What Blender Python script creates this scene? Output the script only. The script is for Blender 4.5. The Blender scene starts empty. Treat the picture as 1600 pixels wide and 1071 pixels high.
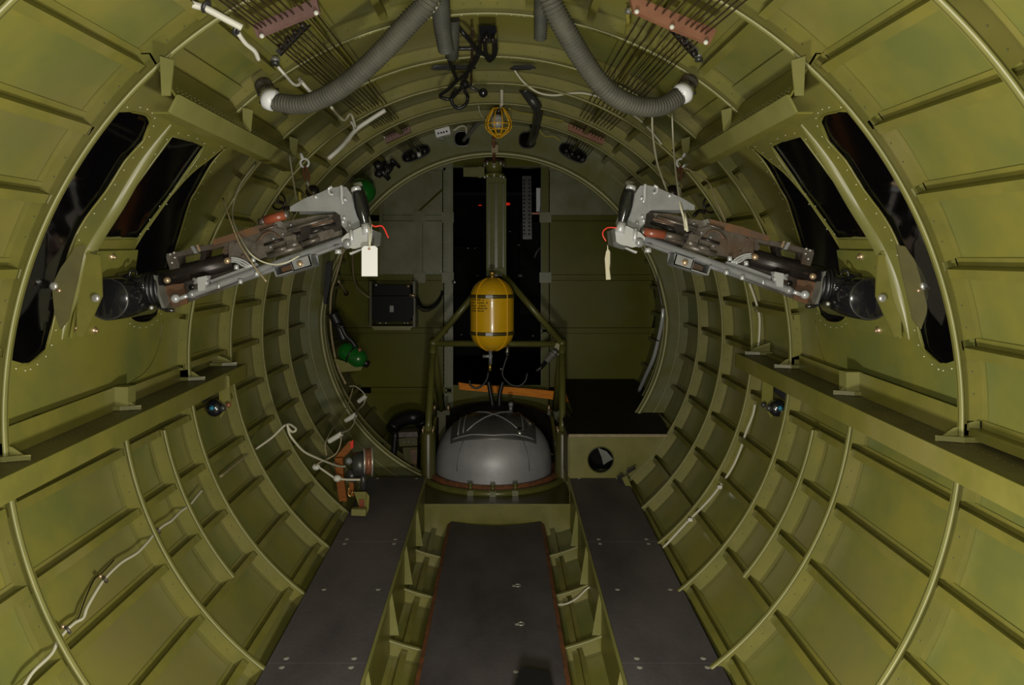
import bpy, bmesh, math, random
from math import sin, cos, pi, sqrt, atan2, radians, degrees
from mathutils import Vector, Matrix
from mathutils.geometry import delaunay_2d_cdt
random.seed(7)
V = Vector
S = bpy.context.scene
COL = S.collection

# ------------------------------------------------------------ camera, light
CZ = 1.32                      # eye height: everything below is written relative to the eye, lifted at the end
F = 1100.0; VX, VY = 783.0, 433.0
cd = bpy.data.cameras.new('camera'); cam = bpy.data.objects.new('camera', cd); COL.objects.link(cam)
cam.rotation_euler = (pi/2, 0, 0)
cd.sensor_width = 36.0; cd.sensor_fit = 'HORIZONTAL'; cd.lens = 36.0*F/1600.0
cd.shift_x = (800.0-VX)/1600.0; cd.shift_y = -(535.5-VY)/1600.0
cd.clip_start = 0.02; cd.clip_end = 60
S.camera = cam
w = bpy.data.worlds.new('world'); S.world = w; w.use_nodes = True
w.node_tree.nodes['Background'].inputs[0].default_value = (0.006, 0.005, 0.005, 1)
w.node_tree.nodes['Background'].inputs[1].default_value = 0.35
S.view_settings.view_transform = 'Standard'; S.view_settings.look = 'None'
S.view_settings.exposure = -0.10; S.view_settings.gamma = 1.0
S.view_settings.use_curve_mapping = False

def lamp(name, loc, energy, size, color=(1,1,1), target=(0,4,0), kind='AREA'):
    d = bpy.data.lights.new(name, kind); d.energy = energy; d.color = color
    if kind == 'AREA':
        d.shape = 'DISK'; d.size = size
    else:
        d.shadow_soft_size = size
    o = bpy.data.objects.new(name, d); COL.objects.link(o); o.location = loc
    o.rotation_euler = (V(target)-V(loc)).to_track_quat('-Z', 'Y').to_euler()
    return o
lamp('camera_flash', (-0.02, 0.10, -0.12), 72.0, 0.10, (1.0, 0.955, 0.86), (-0.02, 4, -0.1), 'POINT')
lamp('work_light', (0.03, 0.85, -0.70), 60.0, 0.06, (1.0, 0.955, 0.86), (0.0, 5, -0.2), 'POINT')

# ------------------------------------------------------------ pixel helpers (photo coordinates at a given distance)
def P(px, py, y): return V(((px-VX)/F*y, y, -(py-VY)/F*y))
XC = -0.042; SL = 0.03; Z0 = -0.323 - SL*1.63
RF, RS = 1.10, 1.158          # radius of frame caps, radius of the skin
def zc(y): return Z0 + SL*y
def cyl(px, py, R):           # where the line of sight meets the barrel of the fuselage
    a = (px-VX)/F; b = -(py-VY)/F - SL
    A = a*a+b*b; B = -2*(a*XC + b*Z0); Cc = XC*XC+Z0*Z0-R*R
    y = (-B+sqrt(B*B-4*A*Cc))/(2*A)
    return y, degrees(atan2(b*y-Z0, a*y-XC))
def surf(phi, y, R):
    a = radians(phi); return V((XC+R*cos(a), y, zc(y)+R*sin(a)))

# ------------------------------------------------------------ materials
MATS = {}
def mat(name, c1, c2=None, rough=0.45, metal=0.0, scale=5.0, bump=0.0, bscale=40.0, c3=None, detail=4.0,
        emit=None, rvar=0.0, coat=0.0, lo=0.35, hi=0.65, spec=0.5, stretch=None):
    m = bpy.data.materials.new(name); m.use_nodes = True
    n = m.node_tree.nodes; l = m.node_tree.links; b = n['Principled BSDF']
    b.inputs['Roughness'].default_value = rough; b.inputs['Metallic'].default_value = metal
    b.inputs['Coat Weight'].default_value = coat; b.inputs['Specular IOR Level'].default_value = spec
    b.inputs['Base Color'].default_value = (*c1, 1)
    tc = n.new('ShaderNodeNewGeometry'); src = tc.outputs['Position']
    if stretch:
        mp = n.new('ShaderNodeMapping'); mp.inputs['Scale'].default_value = stretch
        l.new(src, mp.inputs['Vector']); src = mp.outputs[0]
    if c2 is not None:
        nz = n.new('ShaderNodeTexNoise'); nz.inputs['Scale'].default_value = scale
        nz.inputs['Detail'].default_value = detail; nz.inputs['Roughness'].default_value = 0.6
        l.new(src, nz.inputs['Vector'])
        r = n.new('ShaderNodeValToRGB'); r.color_ramp.elements[0].position = lo; r.color_ramp.elements[1].position = hi
        r.color_ramp.elements[0].color = (*c1, 1); r.color_ramp.elements[1].color = (*c2, 1)
        l.new(nz.outputs['Fac'], r.inputs[0]); out = r.outputs[0]
        if c3 is not None:
            n2 = n.new('ShaderNodeTexNoise'); n2.inputs['Scale'].default_value = scale*0.43
            n2.inputs['Detail'].default_value = 5; l.new(src, n2.inputs['Vector'])
            r2 = n.new('ShaderNodeValToRGB'); r2.color_ramp.elements[0].position = 0.52; r2.color_ramp.elements[1].position = 0.72
            l.new(n2.outputs['Fac'], r2.inputs[0])
            mx = n.new('ShaderNodeMix'); mx.data_type = 'RGBA'; mx.inputs[7].default_value = (*c3, 1)
            l.new(r2.outputs[0], mx.inputs[0]); l.new(out, mx.inputs[6]); out = mx.outputs[2]
        l.new(out, b.inputs['Base Color'])
        if rvar:
            mr = n.new('ShaderNodeMapRange'); mr.inputs[3].default_value = rough-rvar; mr.inputs[4].default_value = rough+rvar
            l.new(nz.outputs['Fac'], mr.inputs[0]); l.new(mr.outputs[0], b.inputs['Roughness'])
    if bump:
        nb = n.new('ShaderNodeTexNoise'); nb.inputs['Scale'].default_value = bscale; nb.inputs['Detail'].default_value = 3
        l.new(src, nb.inputs['Vector'])
        bp = n.new('ShaderNodeBump'); bp.inputs['Strength'].default_value = bump; bp.inputs['Distance'].default_value = 0.004
        l.new(nb.outputs['Fac'], bp.inputs['Height']); l.new(bp.outputs[0], b.inputs['Normal'])
    if emit:
        b.inputs['Emission Color'].default_value = (*emit[:3], 1); b.inputs['Emission Strength'].default_value = emit[3]
    MATS[name] = m
    return m
mat('primer_skin', (0.200, 0.184, 0.035), (0.132, 0.146, 0.036), 0.40, scale=3.0, lo=0.40, hi=0.62, bump=0.25, bscale=14, c3=(0.165, 0.146, 0.050), rvar=0.08)
mat('primer_frame', (0.182, 0.166, 0.032), (0.142, 0.138, 0.029), 0.38, scale=9.0, bump=0.08, bscale=60, c3=(0.20, 0.18, 0.055))
mat('primer_cap', (0.205, 0.196, 0.062), (0.165, 0.163, 0.048), 0.34, scale=8.0)
mat('primer_dark', (0.075, 0.070, 0.014), (0.060, 0.058, 0.014), 0.35, scale=6.0, bump=0.1)
mat('bulkhead_green', (0.108, 0.106, 0.006), (0.086, 0.088, 0.008), 0.36, spec=0.15, scale=2.6, c3=(0.14, 0.14, 0.055), bump=0.15, bscale=9)
mat('bulkhead_grey', (0.200, 0.205, 0.130), (0.130, 0.134, 0.055), 0.36, spec=0.3, scale=4.5, bump=0.1, bscale=12)
mat('deep_paint', (0.120, 0.116, 0.020), (0.150, 0.158, 0.090), 0.36, spec=0.3, scale=5, bump=0.1, bscale=12)
mat('column_olive', (0.085, 0.092, 0.020), (0.105, 0.110, 0.032), 0.5, scale=10, spec=0.2)
mat('tube_green', (0.120, 0.120, 0.028), (0.095, 0.095, 0.022), 0.28, scale=12)
mat('ledge_top', (0.095, 0.085, 0.035), (0.135, 0.122, 0.040), 0.5, scale=7, c3=(0.12, 0.12, 0.05))
mat('floor_black', (0.055, 0.048, 0.050), (0.088, 0.078, 0.080), 0.62, scale=4, bump=0.3, bscale=120, c3=(0.115, 0.098, 0.098), stretch=(1, 0.5, 1), spec=0.3)
mat('black_ply', (0.012, 0.010, 0.010), (0.022, 0.018, 0.018), 0.6, scale=6, spec=0.2)
mat('rust', (0.24, 0.085, 0.028), (0.11, 0.045, 0.020), 0.7, scale=22)
mat('rivet', (0.42, 0.41, 0.24), None, 0.25, 0.4)
mat('rivet_dark', (0.10, 0.10, 0.035), None, 0.4, 0.1)
mat('screw', (0.55, 0.54, 0.50), None, 0.3, 0.6)
mat('bolt_brass', (0.62, 0.45, 0.28), None, 0.28, 0.7)
mat('silver', (0.27, 0.275, 0.28), (0.20, 0.205, 0.21), 0.30, 0.25, scale=16)
mat('silver_bright', (0.48, 0.49, 0.50), None, 0.2, 0.35)
mat('turret_silver', (0.44, 0.44, 0.45), (0.36, 0.36, 0.375), 0.48, 0.30, scale=7, bump=0.06, bscale=20)
mat('turret_dark', (0.13, 0.125, 0.12), (0.10, 0.095, 0.09), 0.4, 0.4, scale=9)
mat('gun_steel', (0.072, 0.062, 0.051), (0.125, 0.108, 0.092), 0.38, 0.4, scale=26, c3=(0.092, 0.058, 0.038), bump=0.2, bscale=90)
mat('gun_rust', (0.145, 0.066, 0.026), (0.085, 0.056, 0.038), 0.48, 0.2, scale=26)
mat('gun_dark', (0.018, 0.015, 0.014), (0.034, 0.027, 0.024), 0.35, 0.5, scale=20)
mat('gun_black', (0.010, 0.010, 0.012), None, 0.16, 0.0, coat=0.6)
mat('handle_red', (0.25, 0.055, 0.022), (0.17, 0.05, 0.03), 0.3, scale=30)
mat('rubber_black', (0.010, 0.010, 0.011), None, 0.4)
mat('matte_black', (0.005, 0.005, 0.006), None, 0.45, spec=0.12)
mat('hose_grey', (0.062, 0.062, 0.046), (0.090, 0.088, 0.066), 0.62, scale=20, spec=0.3)
mat('hose_dark', (0.048, 0.049, 0.040), (0.072, 0.072, 0.058), 0.6, scale=20, spec=0.3)
mat('white_paint', (0.62, 0.61, 0.54), None, 0.5)
mat('white_glossy', (0.75, 0.76, 0.78), None, 0.35)
mat('cord_white', (0.50, 0.48, 0.36), None, 0.6)
mat('cord_tan', (0.36, 0.30, 0.18), (0.26, 0.20, 0.11), 0.7, scale=60)
mat('paper', (0.66, 0.665, 0.67), None, 0.7)
mat('paper_tan', (0.40, 0.37, 0.26), None, 0.7)
mat('red_plastic', (0.65, 0.035, 0.02), None, 0.35)
mat('phenolic', (0.26, 0.12, 0.065), (0.20, 0.085, 0.05), 0.5, scale=25)
mat('phenolic_dull', (0.20, 0.115, 0.10), (0.16, 0.09, 0.08), 0.5, scale=25)
mat('cable_brown', (0.070, 0.042, 0.022), (0.045, 0.03, 0.02), 0.4, 0.4, scale=60)
mat('yellow_bottle', (0.74, 0.42, 0.008), (0.66, 0.37, 0.008), 0.24, scale=5, coat=0.35)
mat('band_olive', (0.080, 0.065, 0.02), None, 0.35)
mat('print_dark', (0.07, 0.05, 0.008), None, 0.5)
mat('green_bottle', (0.008, 0.125, 0.014), (0.007, 0.095, 0.012), 0.2, scale=6, coat=0.4)
mat('cage_yellow', (0.85, 0.46, 0.012), None, 0.35)
mat('rope_yellow', (0.42, 0.36, 0.05), (0.3, 0.26, 0.05), 0.7, scale=80)
mat('wood_orange', (0.95, 0.32, 0.014), (0.70, 0.20, 0.012), 0.55, spec=0.2, scale=5, stretch=(2, 2, 30))
mat('wood_brown', (0.26, 0.085, 0.014), (0.18, 0.055, 0.010), 0.55, spec=0.2, scale=5, stretch=(2, 2, 30))
mat('copper', (0.34, 0.15, 0.08), (0.24, 0.10, 0.06), 0.35, 0.4, scale=60)
mat('chrome', (0.5, 0.5, 0.5), None, 0.15, 0.9)
mat('brass', (0.62, 0.42, 0.12), None, 0.3, 0.8)
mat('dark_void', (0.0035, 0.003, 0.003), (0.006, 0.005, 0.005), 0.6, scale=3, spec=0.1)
mat('dark_metal', (0.045, 0.045, 0.045), (0.07, 0.068, 0.06), 0.35, 0.4, scale=18)
mat('grey_metal', (0.20, 0.20, 0.18), (0.15, 0.15, 0.13), 0.4, 0.3, scale=14)
mat('blue_plastic', (0.02, 0.16, 0.24), None, 0.3)
mat('red_glow', (0.5, 0.01, 0.01), None, 0.4, emit=(1, 0.03, 0.01, 0.35))
mat('bulb', (0.42, 0.42, 0.38), None, 0.15)
g = bpy.data.materials.new('window_plastic'); g.use_nodes = True; gb = g.node_tree.nodes['Principled BSDF']
gb.inputs['Base Color'].default_value = (0.72, 0.74, 0.76, 1); gb.inputs['Roughness'].default_value = 0.06
gb.inputs['Transmission Weight'].default_value = 1.0; gb.inputs['IOR'].default_value = 1.3
MATS['window_plastic'] = g

# ------------------------------------------------------------ object helpers
def props(o, label=None, cat=None, group=None, kind=None):
    if label: o['label'] = label
    if cat: o['category'] = cat
    if group: o['group'] = group
    if kind: o['kind'] = kind
    return o
def thing(name, label, cat, loc, group=None):
    o = bpy.data.objects.new(name, None); COL.objects.link(o); o.location = V(loc)
    o.empty_display_size = 0.05
    return props(o, label, cat, group)
def origin_of(p):
    v = V((0, 0, 0))
    while p: v = v + p.location; p = p.parent
    return v

class MB:                       # collects shapes, then links them as ONE mesh object
    def __init__(s): s.v = []; s.f = []; s.sm = []
    def add(s, vs, fs, smooth=False):
        b = len(s.v); s.v += [V(x) for x in vs]; s.f += [tuple(i+b for i in f) for f in fs]; s.sm += [smooth]*len(fs); return s
    def hexa(s, p, smooth=False):   # 8 corners: bottom loop, top loop
        return s.add(p, [(3,2,1,0),(4,5,6,7),(0,1,5,4),(1,2,6,5),(2,3,7,6),(3,0,4,7)], smooth)
    def box(s, c, size, M=None):
        hx, hy, hz = [k/2 for k in size]; c = V(c)
        q = [V(t) for t in ((-hx,-hy,-hz),(hx,-hy,-hz),(hx,hy,-hz),(-hx,hy,-hz),(-hx,-hy,hz),(hx,-hy,hz),(hx,hy,hz),(-hx,hy,hz))]
        if M is not None: q = [M @ t for t in q]
        return s.hexa([c+t for t in q])
    def prism(s, pts, off):         # 3D outline swept by a vector
        pts = [V(p) for p in pts]; n = len(pts); off = V(off)
        return s.add(pts+[p+off for p in pts], [tuple(range(n))[::-1], tuple(range(n, 2*n))]+[(i,(i+1)%n,(i+1)%n+n,i+n) for i in range(n)])
    def tube(s, pts, r, seg=8, caps=True, smooth=True, closed=False):
        pts = [V(p) for p in pts]; n = len(pts); rr = r if isinstance(r, (list, tuple)) else [r]*n
        vs = []; fs = []; up = None
        for i, p in enumerate(pts):
            if closed: t = pts[(i+1) % n]-pts[i-1]
            else: t = pts[min(i+1, n-1)]-pts[max(i-1, 0)]
            t = t.normalized() if t.length > 1e-9 else V((0, 0, 1))
            if up is None:
                up = V((0, 0, 1)) if abs(t.z) < .9 else V((1, 0, 0))
            a = up-t*up.dot(t)
            if a.length < 1e-6: a = t.orthogonal()
            a.normalize(); up = a; bb = t.cross(a)
            for k in range(seg):
                th = 2*pi*k/seg; vs.append(p+(a*cos(th)+bb*sin(th))*rr[i])
        m = n if closed else n-1
        for i in range(m):
            j = (i+1) % n
            for k in range(seg):
                k2 = (k+1) % seg; fs.append((i*seg+k, i*seg+k2, j*seg+k2, j*seg+k))
        s.add(vs, fs, smooth)
        if caps and not closed:
            b = len(s.v)-len(vs)
            s.f += [tuple(b+k for k in range(seg))[::-1], tuple(b+(n-1)*seg+k for k in range(seg))]; s.sm += [False, False]
        return s
    def cylr(s, a, b, r, seg=12, smooth=True): return s.tube([a, b], r, seg, True, smooth)
    def lathe(s, prof, o, axis=(0, 0, 1), seg=24, smooth=True, arc=None):   # prof: (radius, height) along the axis
        axis = V(axis).normalized(); o = V(o)
        a = axis.orthogonal().normalized(); bb = axis.cross(a); vs = []; fs = []; n = len(prof)
        for k in range(seg):
            th = 2*pi*k/seg; d = a*cos(th)+bb*sin(th)
            for (r, h) in prof: vs.append(o+axis*h+d*r)
        for k in range(seg):
            k2 = (k+1) % seg
            for i in range(n-1): fs.append((k*n+i, k2*n+i, k2*n+i+1, k*n+i+1))
        return s.add(vs, fs, smooth)
    def sphere(s, c, r, seg=16, rings=8, sc=(1, 1, 1)):
        prof = [(max(1e-4, r*sin(pi*i/rings)), -r*cos(pi*i/rings)) for i in range(rings+1)]
        b = len(s.v); s.lathe(prof, (0, 0, 0), (0, 0, 1), seg)
        for i in range(b, len(s.v)):
            p = s.v[i]; s.v[i] = V((p.x*sc[0], p.y*sc[1], p.z*sc[2]))+V(c)
        return s
    def torus(s, c, R, r, axis=(0, 0, 1), seg=32, ts=8):
        axis = V(axis).normalized(); a = axis.orthogonal().normalized(); bb = axis.cross(a)
        return s.tube([V(c)+(a*cos(2*pi*k/seg)+bb*sin(2*pi*k/seg))*R for k in range(seg)], r, ts, closed=True)
    def build(s, name, m, parent=None, label=None, cat=None, group=None, kind=None, recalc=True, merge=False):
        me = bpy.data.meshes.new(name)
        if parent: o0 = origin_of(parent)
        else:
            lo = V((min(p.x for p in s.v), min(p.y for p in s.v), min(p.z for p in s.v))); hi = V((max(p.x for p in s.v), max(p.y for p in s.v), max(p.z for p in s.v)))
            o0 = V(((lo.x+hi.x)/2, (lo.y+hi.y)/2, lo.z))
        me.from_pydata([p-o0 for p in s.v], [], s.f); me.polygons.foreach_set('use_smooth', s.sm)
        me.materials.append(MATS[m])
        if recalc or merge:
            bm = bmesh.new(); bm.from_mesh(me)
            if merge: bmesh.ops.remove_doubles(bm, verts=bm.verts, dist=1e-5)
            if recalc: bmesh.ops.recalc_face_normals(bm, faces=bm.faces)
            bm.to_mesh(me); bm.free()
        o = bpy.data.objects.new(name, me); COL.objects.link(o)
        if parent: o.parent = parent
        else: o.location = o0
        return props(o, label, cat, group, kind)
def smooth_path(pts, n=6):      # Catmull-Rom
    pts = [V(p) for p in pts]; out = []
    q = [pts[0]*2-pts[1]]+pts+[pts[-1]*2-pts[-2]]
    for i in range(1, len(q)-2):
        p0, p1, p2, p3 = q[i-1:i+3]
        for k in range(n):
            t = k/n
            out.append(0.5*((2*p1)+(p2-p0)*t+(2*p0-5*p1+4*p2-p3)*t*t+(3*p1-3*p2+p3-p0)*t**3))
    out.append(pts[-1]); return out
def structure(name, loc=(0, 0, 0)):
    o = bpy.data.objects.new(name, None); COL.objects.link(o); o.location = V(loc); o['kind'] = 'structure'; return o
def wire(name, pts, r, m, label=None, cat=None, group=None, parent=None, n=6, seg=6, kind=None):
    return MB().tube(smooth_path(pts, n), r, seg).build(name, m, parent, label, cat, group, kind)
def PP(l, y=None):              # list of (px,py[,depth]) -> points
    return [P(a[0], a[1], a[2] if len(a) > 2 else y) for a in l]
# ------------------------------------------------------------ the fuselage shell
wall_right = structure('wall_right'); wall_left = structure('wall_left')
ceiling = structure('ceiling'); floor = structure('floor'); wall_front = structure('wall_front')
SECT = [(wall_right, -53.75, 50.75), (ceiling, 50.75, 129.25), (wall_left, 129.25, 233.75), (floor, 233.75, 306.25)]
FY = [-0.85, -0.35, 0.15, 0.66, 1.17, 1.63, 2.13, 2.59, 2.99, 3.385, 3.79, 4.20, 4.60]
YEND = 5.10; YBACK = -1.35
WY0, WY1 = 1.63, 2.59; WP0, WP1 = -4.0, 46.5        # window opening (right side; mirrored on the left)
STR_R = [-1.5, 8, 17.5, 27, 36.5, 46, 55.5, 65, 74.5, 84]+[-11, -20.5, -30, -39.5, -49, -58.5, -66, -73.4, -84]
STR = sorted([s % 360 for s in STR_R]+[(180-s) % 360 for s in STR_R])
def owner(phi):
    p = (phi+53.75) % 360-53.75
    for o, a, b in SECT:
        if a <= p < b: return o
    return wall_right
def in_window(phi, y):
    p = phi % 360
    if 90 < p < 270: p = 180-p
    elif p >= 270: p -= 360
    return WY0 < y < WY1 and WP0 < p < WP1

# skin sheets: one per bay and sector, gently pillowed between stringers
edges = [YBACK]+FY+[YEND]
def skin(own, ph0, ph1, y0, y1):
    dark = own is ceiling and y0 > 4.1  # near-black skin stands in for darkness behind the deep frame's holes
    nph = max(2, int(round((ph1-ph0)/1.9))); ny = 8
    vs = []; fs = []
    for j in range(ny+1):
        y = y0+(y1-y0)*j/ny
        for i in range(nph+1):
            ph = ph0+(ph1-ph0)*i/nph
            d = min(abs(((ph-s+180) % 360)-180) for s in STR); pil = min(1.0, d/4.75)*sin(pi*j/ny)
            n = sin(ph*0.31+y*7.1)*cos(ph*.17-y*9.3)
            vs.append(surf(ph, y, RS+0.0026*pil*(1+0.8*n)))
    for j in range(ny):
        for i in range(nph):
            a = j*(nph+1)+i; fs.append((a, a+nph+1, a+nph+2, a+1))
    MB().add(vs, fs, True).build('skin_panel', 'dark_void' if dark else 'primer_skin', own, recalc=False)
for y0, y1 in zip(edges[:-1], edges[1:]):
    for own, a, b in SECT:
        if y0 >= WY0-.01 and y1 <= WY1+.01 and own in (wall_left, wall_right):
            if own is wall_right: skin(own, a, WP0-0.5, y0, y1); skin(own, WP1, b, y0, y1)
            else: skin(own, a, 180-WP1, y0, y1); skin(own, 180-WP0+.5, b, y0, y1)
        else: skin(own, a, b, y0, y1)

# ring frames: web with notches for the stringers, inner cap and outer attaching flange
def frame_arc(own, y, p0, p1, name='frame', rin=RF, rout=RS, cap=0.013, mcap='primer_cap', notch=True):
    n = max(2, int(round((p1-p0)/1.0))); web = MB(); t = 0.0025
    phs = [p0+(p1-p0)*i/n for i in range(n+1)]
    ceil_ = own is ceiling
    if notch and not ceil_:
        for s in STR:
            for q in (s-.15, s+1.0):
                for k in (-360, 0, 360):
                    if p0+.05 < q+k < p1-.05: phs.append(q+k)
        phs.sort()
    n = len(phs)-1
    def ro(pm):
        if notch and not ceil_:
            for s in STR:
                d = ((pm-s+180) % 360)-180
                if -0.15 < d < 1.0 and owner(s) is not None: return rout-0.037
        return rout
    for a, b in zip(phs[:-1], phs[1:]):
        r1 = ro((a+b)/2)
        q = [surf(a, y, rin), surf(b, y, rin), surf(b, y, r1), surf(a, y, r1)]
        web.prism(q, (0, t, 0))
        if r1 == rout:
            q = [surf(a, y, rout-.0008), surf(b, y, rout-.0008), surf(b, y-.018, rout-.0008), surf(a, y-.018, rout-.0008)]
            web.add(q, [(0, 1, 2, 3)])
    o = web.build(name, 'primer_frame', own, recalc=False)
    c = MB(); prof = [(0.0, 0.003), (-0.0, 0.0), (-cap*.5, -0.0016), (-cap, 0.0), (-cap-.003, .004), (-cap+.001, .0055), (-0.001, .0045)]
    vs = []; k = len(prof)
    for ph in phs:
        for dy, dr in prof: vs.append(surf(ph, y+dy, rin+dr))
    fs = []
    for i in range(n):
        for j in range(k):
            j2 = (j+1) % k; fs.append((i*k+j, (i+1)*k+j, (i+1)*k+j2, i*k+j2))
    c.add(vs, fs, True); c.build('frame_cap', mcap, o)
    return o
def frame_ring(y, **k):
    for own, a, b in SECT:
        if own is wall_right and WY0+.01 < y < WY1-.01:
            frame_arc(own, y, a, WP0-.5, **k); frame_arc(own, y, WP1, b, **k)
        elif own is wall_left and WY0+.01 < y < WY1-.01:
            frame_arc(own, y, a, 180-WP1, **k); frame_arc(own, y, 180-WP0+.5, b, **k)
        else: frame_arc(own, y, a, b, **k)
for y in FY:
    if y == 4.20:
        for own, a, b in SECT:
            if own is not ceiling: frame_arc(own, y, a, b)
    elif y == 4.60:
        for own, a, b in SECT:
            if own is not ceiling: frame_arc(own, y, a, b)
    else: frame_ring(y)
for own, a, b in ((wall_right, -39.5, -11.0), (wall_left, 191.0, 219.5)):   # the short frames under the sills
    frame_arc(own, 2.36, a, b)

# stringers: Z sections running the length of the barrel, broken at the waist windows
def stringer(phi, y0, y1):
    own = owner(phi); n = max(1, int((y1-y0)/.25)); up = 1 if cos(radians(phi)) > 0 else -1
    h = 0.033; w = degrees(0.021/RS); wt = degrees(.0025/RS)
    prof = [(RS-.001, -up*w), (RS-.004, -up*w), (RS-.004, 0), (RS-h, 0), (RS-h, up*w), (RS-h-.003, up*w), (RS-h-.003, -up*wt), (RS-.004-.003, -up*wt*1), (RS-.001, 0)]
    prof = [(RS-.0005, up*w), (RS-.003, up*w), (RS-.003, wt*up), (RS-h, wt*up), (RS-h, -up*w), (RS-h+.0025, -up*w), (RS-h+.0025, 0), (RS-.0005, 0)]
    k = len(prof); vs = []; fs = []
    for i in range(n+1):
        y = y0+(y1-y0)*i/n
        for r, dp in prof: vs.append(surf(phi+dp, y, r))
    for i in range(n):
        for j in range(k):
            j2 = (j+1) % k; fs.append((i*k+j, (i+1)*k+j, (i+1)*k+j2, i*k+j2))
    fs += [tuple(range(k)), tuple(n*k+j for j in range(k))[::-1]]
    MB().add(vs, fs).build('stringer', 'primer_frame', own)
for s in STR:
    if owner(s) is ceiling and 68 < s < 112:
        stringer(s, YBACK, 2.12); continue
    if in_window(s, 2.1):
        stringer(s, YBACK, WY0); stringer(s, WY1, YEND)
    else: stringer(s, YBACK, YEND)

# splice plates and rivet lines on the nearest frames and skins
def rivets(pts, own, m='rivet', r=0.0028):
    mb = MB()
    for p, nrm in pts:
        nrm = V(nrm).normalized(); a = nrm.orthogonal().normalized(); b = nrm.cross(a)
        ring = [p+(a*cos(k*pi/3)+b*sin(k*pi/3))*r for k in range(6)]
        top = [p+nrm*r*.7+(a*cos(k*pi/3)+b*sin(k*pi/3))*r*.55 for k in range(6)]
        mb.add(ring+top, [(k, (k+1) % 6, 6+(k+1) % 6, 6+k) for k in range(6)]+[tuple(range(6, 12))], True)
    o = mb.build('rivets', m, own); o['kind'] = 'stuff'; return o
RV = {o: [] for o, a, b in SECT}; RD = {o: [] for o, a, b in SECT}
for y in FY:
    if y < 0.6 or y > 4.3: continue
    ph = 0.0
    while ph < 360:
        if not (in_window(ph, y) and WY0+.01 < y < WY1-.01):
            near = min(abs(((ph-s+180) % 360)-180) for s in STR)
            if near > 2.2: RD[owner(ph)].append((surf(ph, y, RF+.036), (0, -1, 0)))
        ph += 2.6
for (a, b, y) in ((56, 74, 2.13), (106, 124, 2.13), (57, 72, 2.59), (108, 123, 2.59), (84, 100, 2.13), (80, 104, 2.59), (82, 102, 2.99), (84, 99, 3.385), (60, 75, 1.63), (105, 120, 1.63)):
    ph = a
    while ph < b:
        RV[ceiling].append((surf(ph+random.uniform(-.3, .3), y-.010, RF-.001), -(surf(ph, y, 1)-V((XC, y, zc(y)))))); ph += random.choice((0.9, 1.3, 2.6))
for own in RV:
    if RV[own]: rivets(RV[own], own, 'rivet')
    if RD[own]: rivets(RD[own], own, 'rivet_dark', 0.0026)

# the deep frame that carries the turret column
def deep_outer(ph): return 1.158
def deep_inner(ph):
    p = ph % 360
    e = min(1.0, max(0.0, (sin(radians(p))-0.0)/0.55)) if p < 180 else 0.0
    return 1.015-0.048*e
DY = 4.19
holes = [(P(650, 240, DY), 0.085, 0.036, 22), (P(895, 239, DY), 0.085, 0.040, -28), (P(722, 217, DY), 0.047, 0.045, 0), (P(824, 219, DY), 0.047, 0.048, 0)]
pts = []; cons = []; 
N = 180
outer = [surf(i*360/N, DY, 1.158) for i in range(N)]; inner = [surf(i*360/N, DY, deep_inner(i*360/N)) for i in range(N)]
loops = [outer, inner]
for c, rx, rz, rot in holes:
    lp = []
    for k in range(28):
        t = 2*pi*k/28; u = rx*math.copysign(abs(cos(t))**.75, cos(t)); v_ = rz*math.copysign(abs(sin(t))**.75, sin(t)); r_ = radians(rot)
        lp.append(V((c.x+u*cos(r_)-v_*sin(r_), DY, c.z+u*sin(r_)+v_*cos(r_))))
    loops.append(lp)
def inside(p, loop):
    c = False; n = len(loop)
    for i in range(n):
        a, b = loop[i], loop[i-1]
        if (a[1] > p[1]) != (b[1] > p[1]) and p[0] < (b[0]-a[0])*(p[1]-a[1])/(b[1]-a[1])+a[0]: c = not c
    return c
def sheet(loops, extra, to3, thick, keep=None):      # flat outline(s) with holes -> solid sheet; loops[0] is the outer one
    vv = []; ee = []
    for lp in loops:
        b = len(vv); vv += [V((p[0], p[1])) for p in lp]; ee += [(b+i, b+(i+1) % len(lp)) for i in range(len(lp))]
    for e in extra:
        if inside(e, loops[0]) and not any(inside(e, l) for l in loops[1:]): vv.append(V((e[0], e[1])))
    r = delaunay_2d_cdt(vv, ee, [], 0, 1e-6)
    v2, f2 = r[0], r[2]; fs = []
    for f in f2:
        c = (sum(v2[i][0] for i in f)/len(f), sum(v2[i][1] for i in f)/len(f))
        if inside(c, loops[0]) and not any(inside(c, l) for l in loops[1:]): fs.append(tuple(f))
    n = len(v2); cnt = {}
    for f in fs:
        for i in range(len(f)):
            e = (f[i], f[(i+1) % len(f)]); cnt[tuple(sorted(e))] = cnt.get(tuple(sorted(e)), [])+[e]
    vs = [to3(p[0], p[1], 0) for p in v2]+[to3(p[0], p[1], thick) for p in v2]
    out = list(fs)+[tuple(i+n for i in f[::-1]) for f in fs]
    for k, es in cnt.items():
        if len(es) == 1: a, b = es[0]; out.append((b, a, a+n, b+n))
    return vs, out
L2 = [[(p.x, p.z) for p in l] for l in loops]
vs, fs = sheet(L2, [], lambda a, b, t: V((a, DY+t, b)), 0.004)
deep = MB().add(vs, fs).build('deep_frame', 'deep_paint', ceiling)
lip = MB()
ring = [surf(i*360/N, DY-.006, deep_inner(i*360/N)+.014) for i in range(N)]
lip.tube(ring, 0.014, 10, closed=True)
lip.tube([surf(i*360/N, DY+.006, deep_inner(i*360/N)-.002) for i in range(N)], .005, 6, closed=True)
lip.build('inner_lip', 'primer_cap', deep)
for lp in loops[2:]:
    MB().tube([p+V((0, -.003, 0)) for p in lp], 0.0045, 6, closed=True).build('grommet', 'grey_metal' if lp is loops[4] else 'rubber_black', deep)
rv = []
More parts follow.
